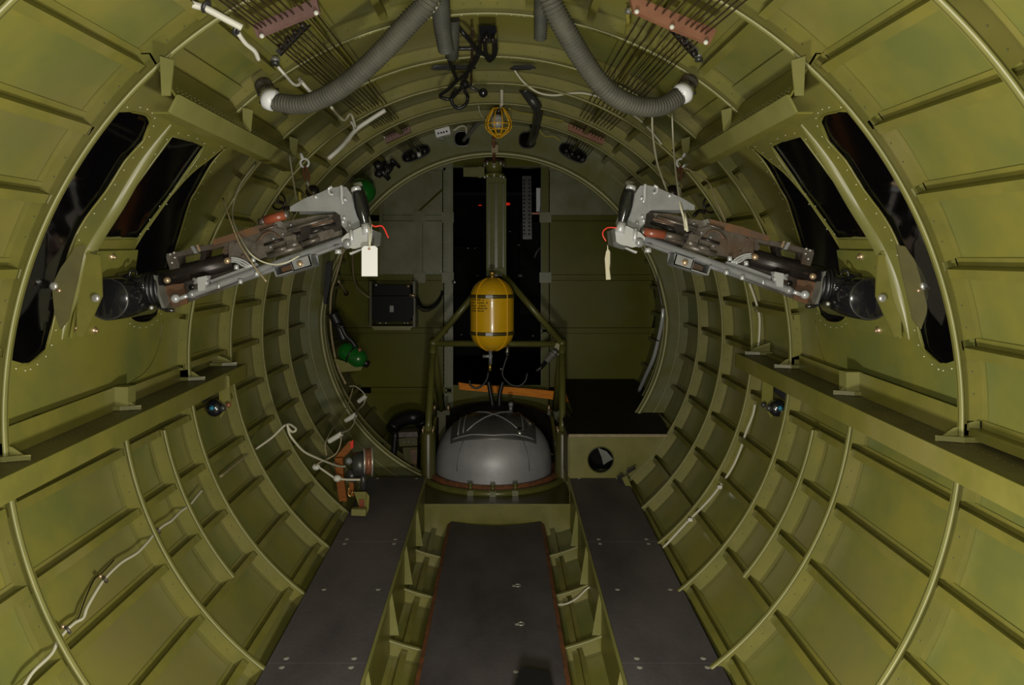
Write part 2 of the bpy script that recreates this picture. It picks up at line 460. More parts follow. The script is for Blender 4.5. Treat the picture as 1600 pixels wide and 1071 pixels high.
for ph in range(20, 161, 3): rv.append((surf(ph, DY, deep_inner(ph)+.03), (0, -1, 0)))
rivets(rv, deep, 'rivet', .003)

# ------------------------------------------------------------ waist window panels
RWP = 1.150
def w2(px, py, R=RWP):          # left-window pixel -> (y, phi on the right side)
    y, ph = cyl(px, py, R); return (y, 180-ph)
slot_near = [w2(*p) for p in ((207,175),(228,180),(235,193),(224,221),(196,252),(168,297),(134,342),(112,385),(97,440),(84,505),(73,546),(50,566),(38,569))]
ylo = 1.665
slot_near += [(ylo, slot_near[-1][1]+1.5), (ylo, (slot_near[0][1]+slot_near[-1][1])/2), (ylo, slot_near[0][1]-1.5)]
pane = [w2(*p) for p in ((269,213),(296,220),(319,230),(272,298),(217,372),(186,371),(155,370),(176,333),(207,297),(238,255))]
slot_far = [w2(*p) for p in ((350,230),(328,248),(300,270),(275,297),(244,336),(215,380),(206,400),(204,440),(200,480),(203,496),(215,504),(234,503),(247,492),(254,470),(262,430),(280,373),(297,317),(308,297),(330,258),(347,238),(356,231))]
def wto3(side):
    def f(y, s, t, R=RWP):
        ph = s if side > 0 else 180-s
        return surf(ph, y, R+t)
    return f
def outl(y0, y1, p0, p1, n=14):
    o = [(y0, p0+(p1-p0)*i/n) for i in range(n)]+[(y0+(y1-y0)*i/n, p1) for i in range(n)]
    o += [(y1, p1-(p1-p0)*i/n) for i in range(n)]+[(y1-(y1-y0)*i/n, p0) for i in range(n)]
    return o
SC = 50.0                       # phi is scaled so that both axes have like size
def sc(l): return [(a, b/SC) for a, b in l]
def grid(y0, y1, p0, p1, dy=.04, dp=1.6):
    g = []; y = y0+dy/2
    while y < y1:
        p = p0+dp/2
        while p < p1: g.append((y, p/SC)); p += dp
        y += dy
    return g
def grow(l, k):
    cy = sum(a for a, b in l)/len(l); cp = sum(b for a, b in l)/len(l)
    out = []
    n = len(l)
    for i in range(n):
        a = V((l[i-1][0], l[i-1][1]/SC)); b = V((l[i][0], l[i][1]/SC)); c = V((l[(i+1) % n][0], l[(i+1) % n][1]/SC))
        d = (c-a); nn = V((d.y, -d.x)).normalized()
        if nn.dot(b-V((cy, cp/SC))) < 0: nn = -nn
        q = b+nn*k; out.append((q.x, q.y*SC))
    return out
for side, own in ((1, wall_right), (-1, wall_left)):
    wn = 'window_1' if side > 0 else 'window_2'
    win = structure(wn)
    T = wto3(side)
    vs, fs = sheet([sc(outl(WY0+.004, WY1-.002, -7.5, 50.0)), sc(slot_near), sc(pane), sc(slot_far)], grid(WY0, WY1, -7.5, 50.0), lambda a, b, t: T(a, b*SC, t), .005)
    MB().add(vs, fs).build('window_panel', 'primer_skin', win)
    for lp, nm in ((slot_near, 'window_pane'), (pane, 'window_pane'), (slot_far, 'window_pane')):
        lp2 = grow(lp, .012)
        vs, fs = sheet([sc(lp2)], grid(1.6, 2.7, -10, 50), lambda a, b, t: T(a, b*SC, .007+t), .003)
        MB().add(vs, fs, True).build(nm, 'window_plastic', win)
        seal = [T(a, b, 0.001) for a, b in lp]
        sl = smooth_path(seal+[seal[0]], 3)
        MB().tube(sl[:-1], 0.0035, 6, closed=True).build('window_seal', 'primer_cap' if lp is pane else 'primer_frame', win)
        if lp is not slot_near or True:
            rr = []
            ring = grow(lp, .018); 
            for i in range(len(ring)):
                a = V((*ring[i-1], 0)); b = V((*ring[i], 0)); 
                for t in (.25, .75):
                    q = a.lerp(b, t); p3 = T(q.x, q.y, -.001)
                    if q.x < 1.66: continue
                    rr.append((p3, V((XC, q.x, zc(q.x)))-p3))
            rivets(rr, win, 'rivet', .003)
    # raised strip between the near pane and the middle pane
    spine = [w2(268,194), w2(225,252), w2(186,318), w2(150,375), w2(128,420), w2(111,470), w2(97,530)]
    wd = [.004, .018, .023, .025, .023, .018, .003]
    sp = smooth_path([V((a, b, k)) for (a, b), k in zip(spine, wd)], 6); vs = []; n = len(sp)
    for q in sp:
        k = max(q.z, .002)
        for dy, h in ((-1.0, 0), (-.85, .008), (0, .019), (.85, .008), (1.0, 0)):
            vs.append(T(q.x+dy*k, q.y+dy*k*18, -h*min(1, k/.02)))
    fs = [(i*5+j, (i+1)*5+j, (i+1)*5+j+1, i*5+j+1) for i in range(n-1) for j in range(4)]
    MB().add(vs, fs, True).build('stiffener', 'primer_cap', win, recalc=False)
    # pale doubler under the middle pane, with its seam
    q = [w2(148,388), w2(210,389), w2(214,374), w2(153,375)]
    MB().add([T(a, b, -.003) for a, b in q]+[T(a, b, 0) for a, b in q], [(0,1,2,3),(0,4,5,1),(1,5,6,2),(2,6,7,3),(3,7,4,0)]).build('doubler_strip', 'primer_frame', win)
    seam = [w2(*p) for p in ((50,650),(95,640),(150,622),(200,600),(232,575),(248,540),(255,500))]
    MB().tube(smooth_path([T(a, b, 0) for a, b in seam], 5), .0016, 5).build('panel_seam', 'primer_dark', win)

# sills, upper longerons
def xs(side, x): return 2*XC-x if side < 0 else x
def hexbar(mb, y0, y1, quad, side, n=8):      # quad: 4 (x, z-at-y function) corners, swept along y
    vs = []; fs = []
    for i in range(n+1):
        y = y0+(y1-y0)*i/n
        for (x, zf) in quad: vs.append(V((xs(side, x) , y, zf(y))))
    for i in range(n):
        for j in range(4):
            j2 = (j+1) % 4; fs.append((i*4+j, (i+1)*4+j, (i+1)*4+j2, i*4+j2))
    fs += [(0, 1, 2, 3), tuple(n*4+j for j in range(4))[::-1]]
    mb.add(vs, fs)
for side, own in ((1, wall_right), (-1, wall_left)):
    base = -0.372 if side > 0 else -0.417
    zt = lambda y, b=base: b+.047*(y-1.8)
    xi = 0.975; xo = xs(1, XC+1.150)
    mb = MB(); hexbar(mb, YBACK, 2.93, [(xi+.006, lambda y: zt(y)), (xo, lambda y: zt(y)), (xo, lambda y: zt(y)-.004), (xi+.006, lambda y: zt(y)-.004)], side)
    sill = mb.build('sill', 'ledge_top', own)
    mb = MB(); hexbar(mb, YBACK, 2.93, [(xi, lambda y: zt(y)+.003), (xi+.006, lambda y: zt(y)+.003), (xi+.006, lambda y: zt(y)-.055), (xi, lambda y: zt(y)-.055)], side)
    mb.build('sill_lip', 'primer_frame', sill)
    mb = MB(); hexbar(mb, 2.927, 2.935, [(xi, lambda y: zt(y)), (xo, lambda y: zt(y)), (xo, lambda y: zt(y)-.05), (xi, lambda y: zt(y)-.055)], side, 1)
    mb.build('sill_end', 'primer_frame', sill)
    mb = MB(); hexbar(mb, WY0+.02, 2.13, [(xo-.03, lambda y: zt(y)+.07), (xo-.026, lambda y: zt(y)+.07), (xo-.026, lambda y: zt(y)), (xo-.03, lambda y: zt(y))], side)
    mb.build('sill_upstand', 'primer_frame', sill)
    mb = MB(); hexbar(mb, 2.15, 2.57, [(xo-.02, lambda y: zt(y)+.05), (xo-.016, lambda y: zt(y)+.05), (xo-.016, lambda y: zt(y)), (xo-.02, lambda y: zt(y))], side)
    mb.build('sill_upstand', 'primer_frame', sill)
    for y in (1.17, 1.63, 2.13, 2.59, 2.90):      # gussets standing on the sill
        mb = MB(); z = zt(y)
        mb.prism([V((xs(side, xi+.03), y, z)), V((xs(side, xo), y, z)), V((xs(side, xo), y, z+.05)), V((xs(side, xo-.06), y, z+.03))], (0, .003, 0))
        mb.prism([V((xs(side, xi+.03), y, z+.001)), V((xs(side, xo), y, z+.001)), V((xs(side, xo), y-.022, z+.001)), V((xs(side, xo-.05), y-.022, z+.001))], (0, 0, .012))
        mb.build('gusset', 'primer_cap', sill)
    for y in (2.13,):
        mb = MB(); mb.box((xs(side, xo-.045), y+.01, zt(y)+.035), (.05, .045, .07)); mb.build('upstand_block', 'primer_cap', sill)
    rr = []; y = 1.2
    while y < 2.6:
        for k in (0, 1): rr.append((V((xs(side, xi+.05+.03*k), y+.01*k, zt(y)+.0005)), (0, 0, 1)))
        y += .022
    rivets(rr, sill, 'rivet_dark', .0024)
    # upper longeron: channel with a wide riveted face
    xa = 0.672 if side > 0 else 0.672; 
    z1 = lambda y: .408+.012*(y-1.63)/.95*1.0
    mb = MB()
    hexbar(mb, WY0, 2.60, [(xa-.004, lambda y: z1(y)+.012), (xa+.055, lambda y: z1(y)+.110), (xa+.059, lambda y: z1(y)+.107), (xa, lambda y: z1(y)+.010)], side)
    lon = mb.build('longeron', 'primer_frame', own)
    mb = MB(); hexbar(mb, WY0, 2.60, [(xa-.012, lambda y: z1(y)+.014), (xa-.004, lambda y: z1(y)+.014), (xa+.016, lambda y: z1(y)-.026), (xa+.010, lambda y: z1(y)-.030)], side)
    mb.build('longeron_lip', 'primer_cap', lon)
    mb = MB(); hexbar(mb, WY0, 2.60, [(xa+.010, lambda y: z1(y)-.030), (xa+.05, lambda y: z1(y)-.030), (xa+.05, lambda y: z1(y)-.026), (xa+.014, lambda y: z1(y)-.026)], side)
    mb.build('longeron_soffit', 'primer_frame', lon)
    mb = MB(); hexbar(mb, WY0, 2.60, [(xa+.055, lambda y: z1(y)+.108), (xa+.08, lambda y: z1(y)+.108), (xa+.08, lambda y: z1(y)+.111), (xa+.055, lambda y: z1(y)+.111)], side)
    mb.build('longeron_flange', 'primer_frame', lon)
    rr = []; y = 1.66
    while y < 2.58:
        rr.append((V((xs(side, xa+.0062), y, z1(y)+.0285)), (-side, 0, .6))); rr.append((V((xs(side, xa+.0126), y+.008, z1(y)+.0385)), (-side, 0, .6))); y += .024
    rivets(rr, lon, 'rivet', .0024)
    for y in (1.60, 2.11, 2.58):    # flared tips where the ring frames meet the longeron
        a = surf(50.5, y, RF-.002); b = V((xa-.02, y, z1(y)+.10)); 
        mb = MB(); 
        tip = [V((xs(side, xa-.012), y, z1(y)+.085)), V((xs(side, xa+.02), y, z1(y)+.095)), V((xs(side, xa+.016), y, z1(y)+.005)), V((xs(side, xa-.004), y, z1(y)+.005))]
        mb.prism(tip, (0, .004, 0)); mb.build('frame_tip', 'primer_cap', lon)

# ------------------------------------------------------------ front bulkhead with its doorway
YB = 5.095
dxl, dxr, dzt, dzb = (708-VX)/F*YB, (845-VX)/F*YB, -(262-VY)/F*YB, -(602-VY)/F*YB
def circ(y, R, a0, a1, n=40): return [surf(a0+(a1-a0)*i/n, y, R) for i in range(n+1)]
def clip_plate(x0, x1, z0, z1, thick, name, m, yy=YB, par=wall_front, R=1.157):
    c = V((XC, zc(yy))); lo = []; hi = []
    x0 = max(x0, c.x-R+.0005); x1 = min(x1, c.x+R-.0005); N_ = 30
    for i in range(N_+1):
        x = x0+(x1-x0)*i/N_; h = sqrt(max(0, R*R-(x-c.x)**2)); a = max(z0, c.y-h); d = min(z1, c.y+h)
        if d-a > .002: lo.append(V((x, yy, a))); hi.append(V((x, yy, d)))
    return MB().prism(lo+hi[::-1], (0, thick, 0)).build(name, m, par)
def zb(py): return -(py-VY)/F*YB
def xb(px): return (px-VX)/F*YB
rows_l = [(262, 341), (341, 434), (434, 517), (517, 610), (610, 720)]
IN = .022  # inset opens dark slits that stand in for shading beside the ribs
def plate_row(px0, px1, a, b, m): return clip_plate(px0, px1, zb(b)+IN, zb(a)-IN, .006, 'bulkhead_panel', m)
for a, b in rows_l:
    if b <= 434:
        if b == 434:
            plate_row(xb(598), xb(651.5), a, b, 'bulkhead_grey'); plate_row(xb(660.5), xb(691), a, b, 'bulkhead_grey')
        else: plate_row(xb(598), xb(691), a, b, 'bulkhead_grey')
        plate_row(xb(480), xb(594), a, b, 'bulkhead_green')
    else: plate_row(xb(480), xb(694), a, b, 'bulkhead_green')
    plate_row(xb(859), xb(1080), a, b, 'bulkhead_grey' if b <= 341 else 'bulkhead_green')
clip_plate(xb(480), dxl, dzt-.02, zb(150), .006, 'bulkhead_panel', 'bulkhead_grey')
clip_plate(dxr, xb(1080), dzt-.02, zb(150), .006, 'bulkhead_panel', 'bulkhead_grey')
clip_plate(dxl, dxr, dzt, zb(150), .006, 'bulkhead_panel', 'bulkhead_green')
clip_plate(xb(692.5), dxl, zb(700), dzt, .008, 'door_post', 'bulkhead_grey')
clip_plate(dxr, xb(857.5), zb(700), dzt, .008, 'door_post', 'bulkhead_green')
clip_plate(dxl, dxr, zb(760), dzb, .006, 'bulkhead_panel', 'bulkhead_green')
clip_plate(xb(500), xb(1060), zb(780), zb(720), .006, 'bulkhead_panel', 'bulkhead_green')
def rib(px0, py0, px1, py1, w=.034, m='bulkhead_green', name='bulkhead_rib'):
    a = V((xb(px0), YB, zb(py0))); b = V((xb(px1), YB, zb(py1))); d = (b-a).normalized(); n = V((d.z, 0, -d.x))
    mb = MB()
    for s in (-1, 1):
        c = n*s*w*.42
        q = [a+c-n*.005, b+c-n*.005, b+c+n*.005, a+c+n*.005]; mb.prism(q, (0, -.010, 0))
    q = [a-n*w/2, b-n*w/2, b+n*w/2, a+n*w/2]; mb.prism(q, (0, -.003, 0))
    return mb.build(name, m, wall_front)
rib(525, 434, 706, 434, .034, 'bulkhead_green'); rib(598, 341, 706, 341, .034, 'bulkhead_grey'); rib(528, 517, 700, 517, .034); rib(580, 610, 706, 610, .034)
rib(656, 344, 656, 432, .034, 'bulkhead_grey'); rib(846, 341, 985, 341, .034, 'bulkhead_green'); rib(846, 434, 1022, 434, .034); rib(846, 517, 1022, 517, .034)
rib(596, 300, 596, 430, .02, 'bulkhead_grey'); rib(702, 262, 702, 700, .05, 'bulkhead_grey'); rib(851, 262, 851, 640, .05, 'bulkhead_green')
rib(655, 330, 692, 296, .006, 'bulkhead_green')
for px, py in ((656, 338), (656, 434), (700, 340), (700, 434), (852, 340), (852, 434)):
    MB().box((xb(px), YB-.007, zb(py)), (.085, .014, .075)).build('corner_plate', 'bulkhead_grey', wall_front)
rr = []
for py in range(270, 640, 7):
    for px in (695, 858): rr.append((V((xb(px), YB-.012, zb(py))), (0, -1, 0)))
for px in range(600, 700, 8):
    for py in (428, 440, 336, 345): rr.append((V((xb(px), YB-.013, zb(py))), (0, -1, 0)))
rivets(rr, wall_front, 'rivet_dark', .003)
# door lining
mb = MB()
for x0, x1, z0, z1 in ((dxl-.01, dxl, dzb, dzt), (dxr, dxr+.01, dzb, dzt), (dxl, dxr, dzt, dzt+.01)):
    mb.box(((x0+x1)/2, YB+.03, (z0+z1)/2), (x1-x0, .07, z1-z0))
mb.build('door_lining', 'primer_dark', wall_front)

# the dark compartment beyond
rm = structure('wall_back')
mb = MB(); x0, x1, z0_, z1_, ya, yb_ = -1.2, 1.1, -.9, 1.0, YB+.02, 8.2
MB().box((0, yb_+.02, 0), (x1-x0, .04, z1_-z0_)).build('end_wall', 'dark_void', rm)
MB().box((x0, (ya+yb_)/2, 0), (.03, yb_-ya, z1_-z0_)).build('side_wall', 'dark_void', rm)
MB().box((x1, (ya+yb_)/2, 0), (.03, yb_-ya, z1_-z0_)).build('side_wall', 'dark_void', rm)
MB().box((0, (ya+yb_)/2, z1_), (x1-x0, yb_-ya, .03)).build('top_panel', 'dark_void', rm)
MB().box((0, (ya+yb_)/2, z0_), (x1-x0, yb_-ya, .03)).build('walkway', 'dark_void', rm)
# closing wall behind the camera
bk = structure('wall_rear')
clip_ = [surf(i*5, YBACK, 1.158) for i in range(72)]
MB().prism(clip_, (0, -.01, 0)).build('end_panel', 'primer_dark', bk)

# ------------------------------------------------------------ floor
def zf(y): return -1.306+.06*y
def board(x0, x1, y0, y1, zf_, name='floor_panel', m='floor_black', th=.010, par=floor, taper=None):
    g_ = .0015
    q = [V((x0, y0+g_, zf_(y0)-th)), V((x1, y0+g_, zf_(y0)-th)), V((x1, y1-g_, zf_(y1)-th)), V((x0, y1-g_, zf_(y1)-th)),
         V((x0, y0+g_, zf_(y0))), V((x1, y0+g_, zf_(y0))), V((x1, y1-g_, zf_(y1))), V((x0, y1-g_, zf_(y1)))]
    return MB().hexa(q).build(name, m, par)
def screws(par, pts):
    for x, y, z in pts:
        MB().lathe([(0.0005, .0025), (.007, .0022), (.0095, 0)], (x, y, z), (0, 0, 1), 10).build('screw', 'screw', par)
joints = [-1.3, 1.17, 2.144, 2.993, 3.79]
for side, (xa, xb_) in (('l', (-.712, -.408)), ('r', (.368, .668))):
    js = joints
    for a, b in zip(js[:-1], js[1:]):
        bd = board(xa, xb_, a, b, zf, m='floor_black' if a < 2.9 else 'floor_black')
        lx, rx = xa+.05, xb_-.045
        pts = []
        for y in (a+.025, b-.02):
            if y > 1.8: pts += [(lx, y, zf(y)), (rx, y, zf(y))]
        if a == 2.144: pts += [(lx+.01, 2.59, zf(2.59)), (rx, 2.59, zf(2.59))]
        screws(bd, pts)
def zw(y): return -1.324+.015*(y-2.28)
arc_ = [(-.266+.477*i/16, 3.75-.07*sin(pi*i/16)) for i in range(17)]
cw = MB().prism([V((-.266, 1.9, zw(1.9)-.014)), V((.211, 1.9, zw(1.9)-.014))]+[V((x, y, zw(y)-.014)) for x, y in arc_[::-1]], (0, 0, .014)).build('catwalk_panel', 'floor_black', floor)
board(-.266, .211, -1.3, 1.9, zw, 'catwalk_panel', th=.014)
for x0, x1 in ((-.2665, -.284), (.2115, .229)):
    y0_, y1_ = -1.3, 3.74
    MB().hexa([V((x0, y0_, zw(y0_)-.05)), V((x1, y0_, zw(y0_)-.05)), V((x1, y1_, zw(y1_)-.05)), V((x0, y1_, zw(y1_)-.05)),
               V((x0, y0_, zw(y0_)-.001)), V((x1, y0_, zw(y0_)-.012)), V((x1, y1_, zw(y1_)-.012)), V((x0, y1_, zw(y1_)-.001))]).build('catwalk_edge', 'rust', floor)
def on_walk(px, py):
    y = 1.324*F/(py-VY); 
    for _ in range(4): y = -zw(y)*F/(py-VY)
    return (px-VX)/F*y, y, zw(y)
screws(cw, [on_walk(*p) for p in ((803, 916), (808, 976), (806, 1050))])
for px, py in ((808, 976), (803, 916)):   # little ring pulls in the walkway
    x, y, z = on_walk(px+6, py)
    MB().torus((x, y, z+.002), .012, .002, seg=14, ts=5).build('ring_pull', 'screw', cw)
# keel webs under the inner edges of the side floors, stiffeners and belly stringer
for x0 in (-.412, .368):
    pts = [V((x0, 1.0, -1.42)), V((x0, 3.79, -1.36)), V((x0, 3.79, zf(3.79)-.002)), V((x0, 1.0, zf(1.0)-.002))]
    MB().prism(pts, (.003, 0, 0)).build('keel_web', 'primer_frame', floor)
    s = 1 if x0 < 0 else -1
    e = MB(); e.hexa([V((x0+(.004 if s > 0 else -.012), 1.0, zf(1.0)-.002)), V((x0+(.014 if s > 0 else -.002), 1.0, zf(1.0)-.002)), V((x0+(.014 if s > 0 else -.002), 3.78, zf(3.78)-.002)), V((x0+(.004 if s > 0 else -.012), 3.78, zf(3.78)-.002)),
           V((x0+(.004 if s > 0 else -.012), 1.0, zf(1.0)+.003)), V((x0+(.014 if s > 0 else -.002), 1.0, zf(1.0)+.003)), V((x0+(.014 if s > 0 else -.002), 3.78, zf(3.78)+.003)), V((x0+(.004 if s > 0 else -.012), 3.78, zf(3.78)+.003))])
    e.build('edge_angle', 'primer_cap', floor)
    for y in (1.63, 2.13, 2.59, 2.99, 3.385):
        z = zf(y); xx = x0+(.003 if s > 0 else 0)
        MB().prism([V((xx, y-.004, z)), V((xx+s*.006, y-.004, z)), V((xx+s*.034, y-.004, -1.335+.03*(y-2))), V((xx, y-.004, -1.335+.03*(y-2)))], (0, .003, 0)).build('gusset', 'primer_cap', floor)
    # outer support angle of the side floor, black to imitate the shadow gap
for x0 in (-.716, .668):
    MB().hexa([V((x0, -1.3, zf(-1.3)-.045)), V((x0+.006, -1.3, zf(-1.3)-.045)), V((x0+.006, 3.79, zf(3.79)-.045)), V((x0, 3.79, zf(3.79)-.045)),
               V((x0, -1.3, zf(-1.3)-.004)), V((x0+.006, -1.3, zf(-1.3)-.004)), V((x0+.006, 3.79, zf(3.79)-.004)), V((x0, 3.79, zf(3.79)-.004))]).build('support_angle', 'rubber_black', floor)
MB().box((-.70, 4.44, -1.205), (.50, 1.26, .012)).build('low_deck', 'black_ply', floor)
# cross panel in front of the turret well and the deck behind it
xl, xr = -.441, .379
zt1 = -(785-VY)/F*3.79
MB().hexa([V((xl, 3.755, -1.42)), V((xr, 3.755, -1.42)), V((xr, 3.761, -1.42)), V((xl, 3.761, -1.42)), V((xl, 3.755, zt1)), V((xr, 3.755, zt1)), V((xr, 3.761, zt1)), V((xl, 3.761, zt1))]).build('cross_panel', 'primer_frame', floor)
MB().box(((xl+xr)/2, 3.752, zt1), (xr-xl, .012, .006)).build('panel_edge', 'primer_cap', floor)
MB().box(((xl+xr)/2, 4.41, zt1-.004), (xr-xl, 1.30, .006)).build('well_deck', 'primer_dark', floor)
# ------------------------------------------------------------ ball turret, its support frame and column
TX, TY = -.046, 4.35
tur = thing('ball_turret', 'silver metal dome of the ball turret rising through the floor inside its ring', 'turret', (TX, TY, -1.21))
prof = []
for i in range(15):
    t = i/14*pi/2
    prof.append((max(.0005, .355*cos(t)**.85 if t < pi/2-1e-6 else .0005), .075+.275*sin(t)))
prof = [(.357, -.02), (.357, .04)]+prof
MB().lathe(prof, (TX, TY, -1.195), (0, 0, 1), 56).build('dome', 'turret_silver', tur, merge=True)
def dome(az, el, k=1.0):        # azimuth 0 = towards the camera, elevation along the dome (degrees)
    t = radians(el); r = .355*max(cos(t), 0)**.85*k; h = .075+.275*sin(t)*k; a = radians(az)
    return V((TX+r*sin(a), TY-r*cos(a), -1.195+h))
# hatch on the upper rear, darker, with crossed ribs
def hatch_pt(u, v, k=1.012):    # u -1..1 across, v 0 (front edge) .. 1 (back)
    y0_ = -.19-.09*(1-u*u); x = u*.255; y = y0_+v*(.13-y0_)
    r = min(.3545, sqrt(x*x+y*y)); c = (r/.355)**(1/.85); h = .075+.275*sqrt(max(0, 1-c*c))
    return V((TX+x, TY+y, -1.195+h+.006*k))
vs = []; fs = []; n1, n2 = 20, 12
for j in range(n2+1):
    for i in range(n1+1): vs.append(hatch_pt(-1+2*i/n1, j/n2))
n = len(vs); vs += [p-V((0, 0, .006)) for p in vs]
for j in range(n2):
    for i in range(n1):
        a = j*(n1+1)+i; fs.append((a, a+1, a+n1+2, a+n1+1))
edge = [i for i in range(n1+1)]
fs += [(i, i+n, i+1+n, i+1) for i in range(n1)]
MB().add(vs, fs, True).build('hatch', 'turret_dark', tur, label='dark upper hatch with crossed ribs')
hb = [c for c in tur.children if c.name.startswith('hatch')][0]
for pl in ([(-.62, .12), (.55, .95)], [(.62, .12), (-.55, .95)], [(-.7, .1), (-.66, .95)], [(-.82, .08), (-.80, .9)], [(.7, .1), (.66, .95)], [(-.95, .03), (-.5, .05), (0, .03), (.5, .05), (.95, .03)]):
    a = []
    for (u0, v0), (u1, v1) in zip(pl[:-1], pl[1:]):
        for k in range(6): a.append(hatch_pt(u0+(u1-u0)*k/6, v0+(v1-v0)*k/6, 1.6))
    a.append(hatch_pt(*pl[-1], 1.6))
    MB().tube(a, .0042, 6).build('hatch_rib', 'turret_silver', hb)
mb = MB(); q = hatch_pt(.62, .12); mb.lathe([(.0005, .012), (.026, .012), (.030, 0)], q, (0.2, -.3, 1), 14); mb.cylr(q, q+V((0.035, .02, .02)), .008)
mb.build('hatch_latch', 'chrome', hb, label='chrome latch on the hatch')
MB().cylr(hatch_pt(.58, .8)+V((0, 0, .01)), hatch_pt(.9, .35)+V((0, 0, .01)), .007).build('hatch_handle', 'chrome', hb)
mb = MB(); q = hatch_pt(.42, .92); mb.cylr(q, q+V((0, 0, .045)), .012); mb.sphere(q+V((0, 0, .05)), .017); mb.build('filler_cap', 'silver', hb)

for sx in (-1, 1):
    MB().tube([dome(sx*a, 2+abs(0)) for a in ()] or [dome(sx*36, e, 1.004) for e in (0, 12, 24, 36, 46)], .0022, 5).build('dome_seam', 'turret_dark', tur)
    pl = [V((TX+sx*.380, TY-.14, -1.19)), V((TX+sx*.380, TY+.12, -1.19)), V((TX+sx*.362, TY+.16, -.86)), V((TX+sx*.352, TY+.02, -.87)), V((TX+sx*.370, TY-.09, -1.0))]
    MB().prism(pl, (sx*.018, 0, 0)).build('side_yoke', 'primer_dark', tur, label='brown-olive yoke plate beside the dome')
fr = thing('turret_support', 'olive tube frame with ring and column that holds the ball turret', 'support frame', (TX, TY, -1.24))
rg = MB(); rg.lathe([(.368, -.03), (.368, .012), (.405, .018), (.410, -.03)], (TX, TY, -1.19), (0, 0, 1), 56)
rg.build('ring_collar', 'rust', fr, label='rusty brown collar around the dome')
rg = MB(); rg.torus((TX, TY, -1.205), .442, .020, seg=56, ts=10); rg.lathe([(.41, -.02), (.41, -.004), (.44, -.004), (.46, -.018)], (TX, TY, -1.19), (0, 0, 1), 56)
ring = rg.build('ring', 'tube_green', fr)
rg = MB(); rg.lathe([(.36, -.03), (.40, .10), (.41, .135), (.435, .135), (.43, -.03)], (TX, TY+.12, -1.13), (0, 0, 1), 48)
for k in range(40):
    pass
arc = []
for k in range(33):
    a = radians(-8+196*k/32); arc.append(V((TX+.405*cos(a), TY+.10+.40*sin(a), -.97+.11*max(0, sin(a)))))
vs = []; fs = []
for k, p in enumerate(arc):
    d = (p-V((TX, TY+.1, p.z))).normalized()
    vs += [p+V((0, 0, -.22)), p, p+d*.02, p+d*.02+V((0, 0, -.22))]
for k in range(len(arc)-1):
    for j in range(4): fs.append((k*4+j, (k+1)*4+j, (k+1)*4+(j+1) % 4, k*4+(j+1) % 4))
MB().add(vs, fs, True).build('rear_shade', 'gun_dark', fr, label='dark curved band standing in for the shadow behind the dome')  # raised dark band takes the place of the shadow behind the dome
for k in (-16, 0, 16):
    a = radians(k); c = V((TX+.452*sin(a), TY-.452*cos(a), -1.20))
    mb = MB(); mb.box(c, (.034, .03, .03)); mb.cylr(c+V((0, 0, .01)), c+V((0, 0, .045)), .010, 8); mb.cylr(c+V((0, 0, .040)), c+V((0, 0, .052)), .015, 6)
    mb.build('ring_lug', 'tube_green', fr)
for sx, pxb, pxj in ((-1, 669, 677), (1, 879, 878)):
    YF_ = 4.20; bx = P(pxb, 700, YF_)
    base = V((bx.x, YF_, -1.21)); top = V((bx.x, YF_, -(673-VY)/F*YF_))
    mb = MB(); mb.lathe([(.050, 0), (.046, .02), (.044, (top-base).z-.02), (.036, (top-base).z), (.0005, (top-base).z)], base, (0, 0, 1), 20)
    mb.build('post_socket', 'primer_dark', fr, label='brown-olive socket at the foot of the front post')
    for k in range(4):
        a = k*pi/2+.8; q = top+V((.042*cos(a), .042*sin(a), -.01)); MB().cylr(q, q+V((0, 0, .03)), .006, 6).build('socket_bolt', 'bolt_brass', fr)
    j = P(pxj, 537, 4.32)
    mb = MB(); mb.tube([top-V((0, 0, .01)), top+(j-top)*.08, j], [.028, .021, .021], 14); mb.sphere(j, .026, 12, 8); mb.tube([top+(j-top)*.88, top+(j-top)*.885, j], [.0235]*3, 14)
    mb.build('post', 'tube_green', fr)
    rb = P(690 if sx < 0 else 868, 642, 4.66)
    MB().tube([rb, j], [.024, .018], 12).build('rear_post', 'tube_green', fr)
    mb = MB(); mb.box(rb+V((0, 0, -.01)), (.11, .05, .03)); mb.box(rb+V((-.005, -.02, -.15)), (.07, .03, .27)); mb.build('rear_post_foot', 'primer_dark', fr)
    for dx in (-.045, .045): MB().cylr(rb+V((dx, -.02, 0)), rb+V((dx, -.02, .04)), .009, 8).build('foot_bolt', 'bolt_brass', fr)
    c = P(768 if sx < 0 else 786, 429, 4.35)
    MB().tube([j, c], .0195, 14).build('diagonal', 'tube_green', fr)
MB().tube([P(677, 537, 4.32), P(878, 538, 4.32)], .0185, 14).build('crossbar', 'tube_green', fr)
# column: an I section with a hub at the top
ya = 4.33; cb = P(775.5, 432, ya); ct = P(775, 279, ya)
def col(px0, px1, d0, d1, m, name, z0=cb.z, z1=ct.z):
    a = (px0-VX)/F*ya; b = (px1-VX)/F*ya
    return MB().hexa([V((a, ya+d0, z0)), V((b, ya+d0, z0)), V((b, ya+d1, z0)), V((a, ya+d1, z0)), V((a, ya+d0, z1)), V((b, ya+d0, z1)), V((b, ya+d1, z1)), V((a, ya+d1, z1))]).build(name, m, fr)
col(763, 788, .008, .03, 'primer_dark', 'column_web'); col(760, 763.5, -.02, .05, 'column_olive', 'column_flange'); col(787.5, 791, -.02, .05, 'column_olive', 'column_flange')
col(765, 773, -.004, .01, 'column_olive', 'column_strip'); col(777.5, 785.5, -.004, .01, 'column_olive', 'column_strip')
for sgn, a, b in ((0, 762, 789),):
    for zc_ in (cb.z+.03, ct.z-.01): MB().box(((775.5-VX)/F*ya, ya, zc_), (.112, .05, .04)).build('column_plate', 'column_olive', fr)
hub0 = P(772, 276, 4.29); hub1 = P(772, 258, 4.29)
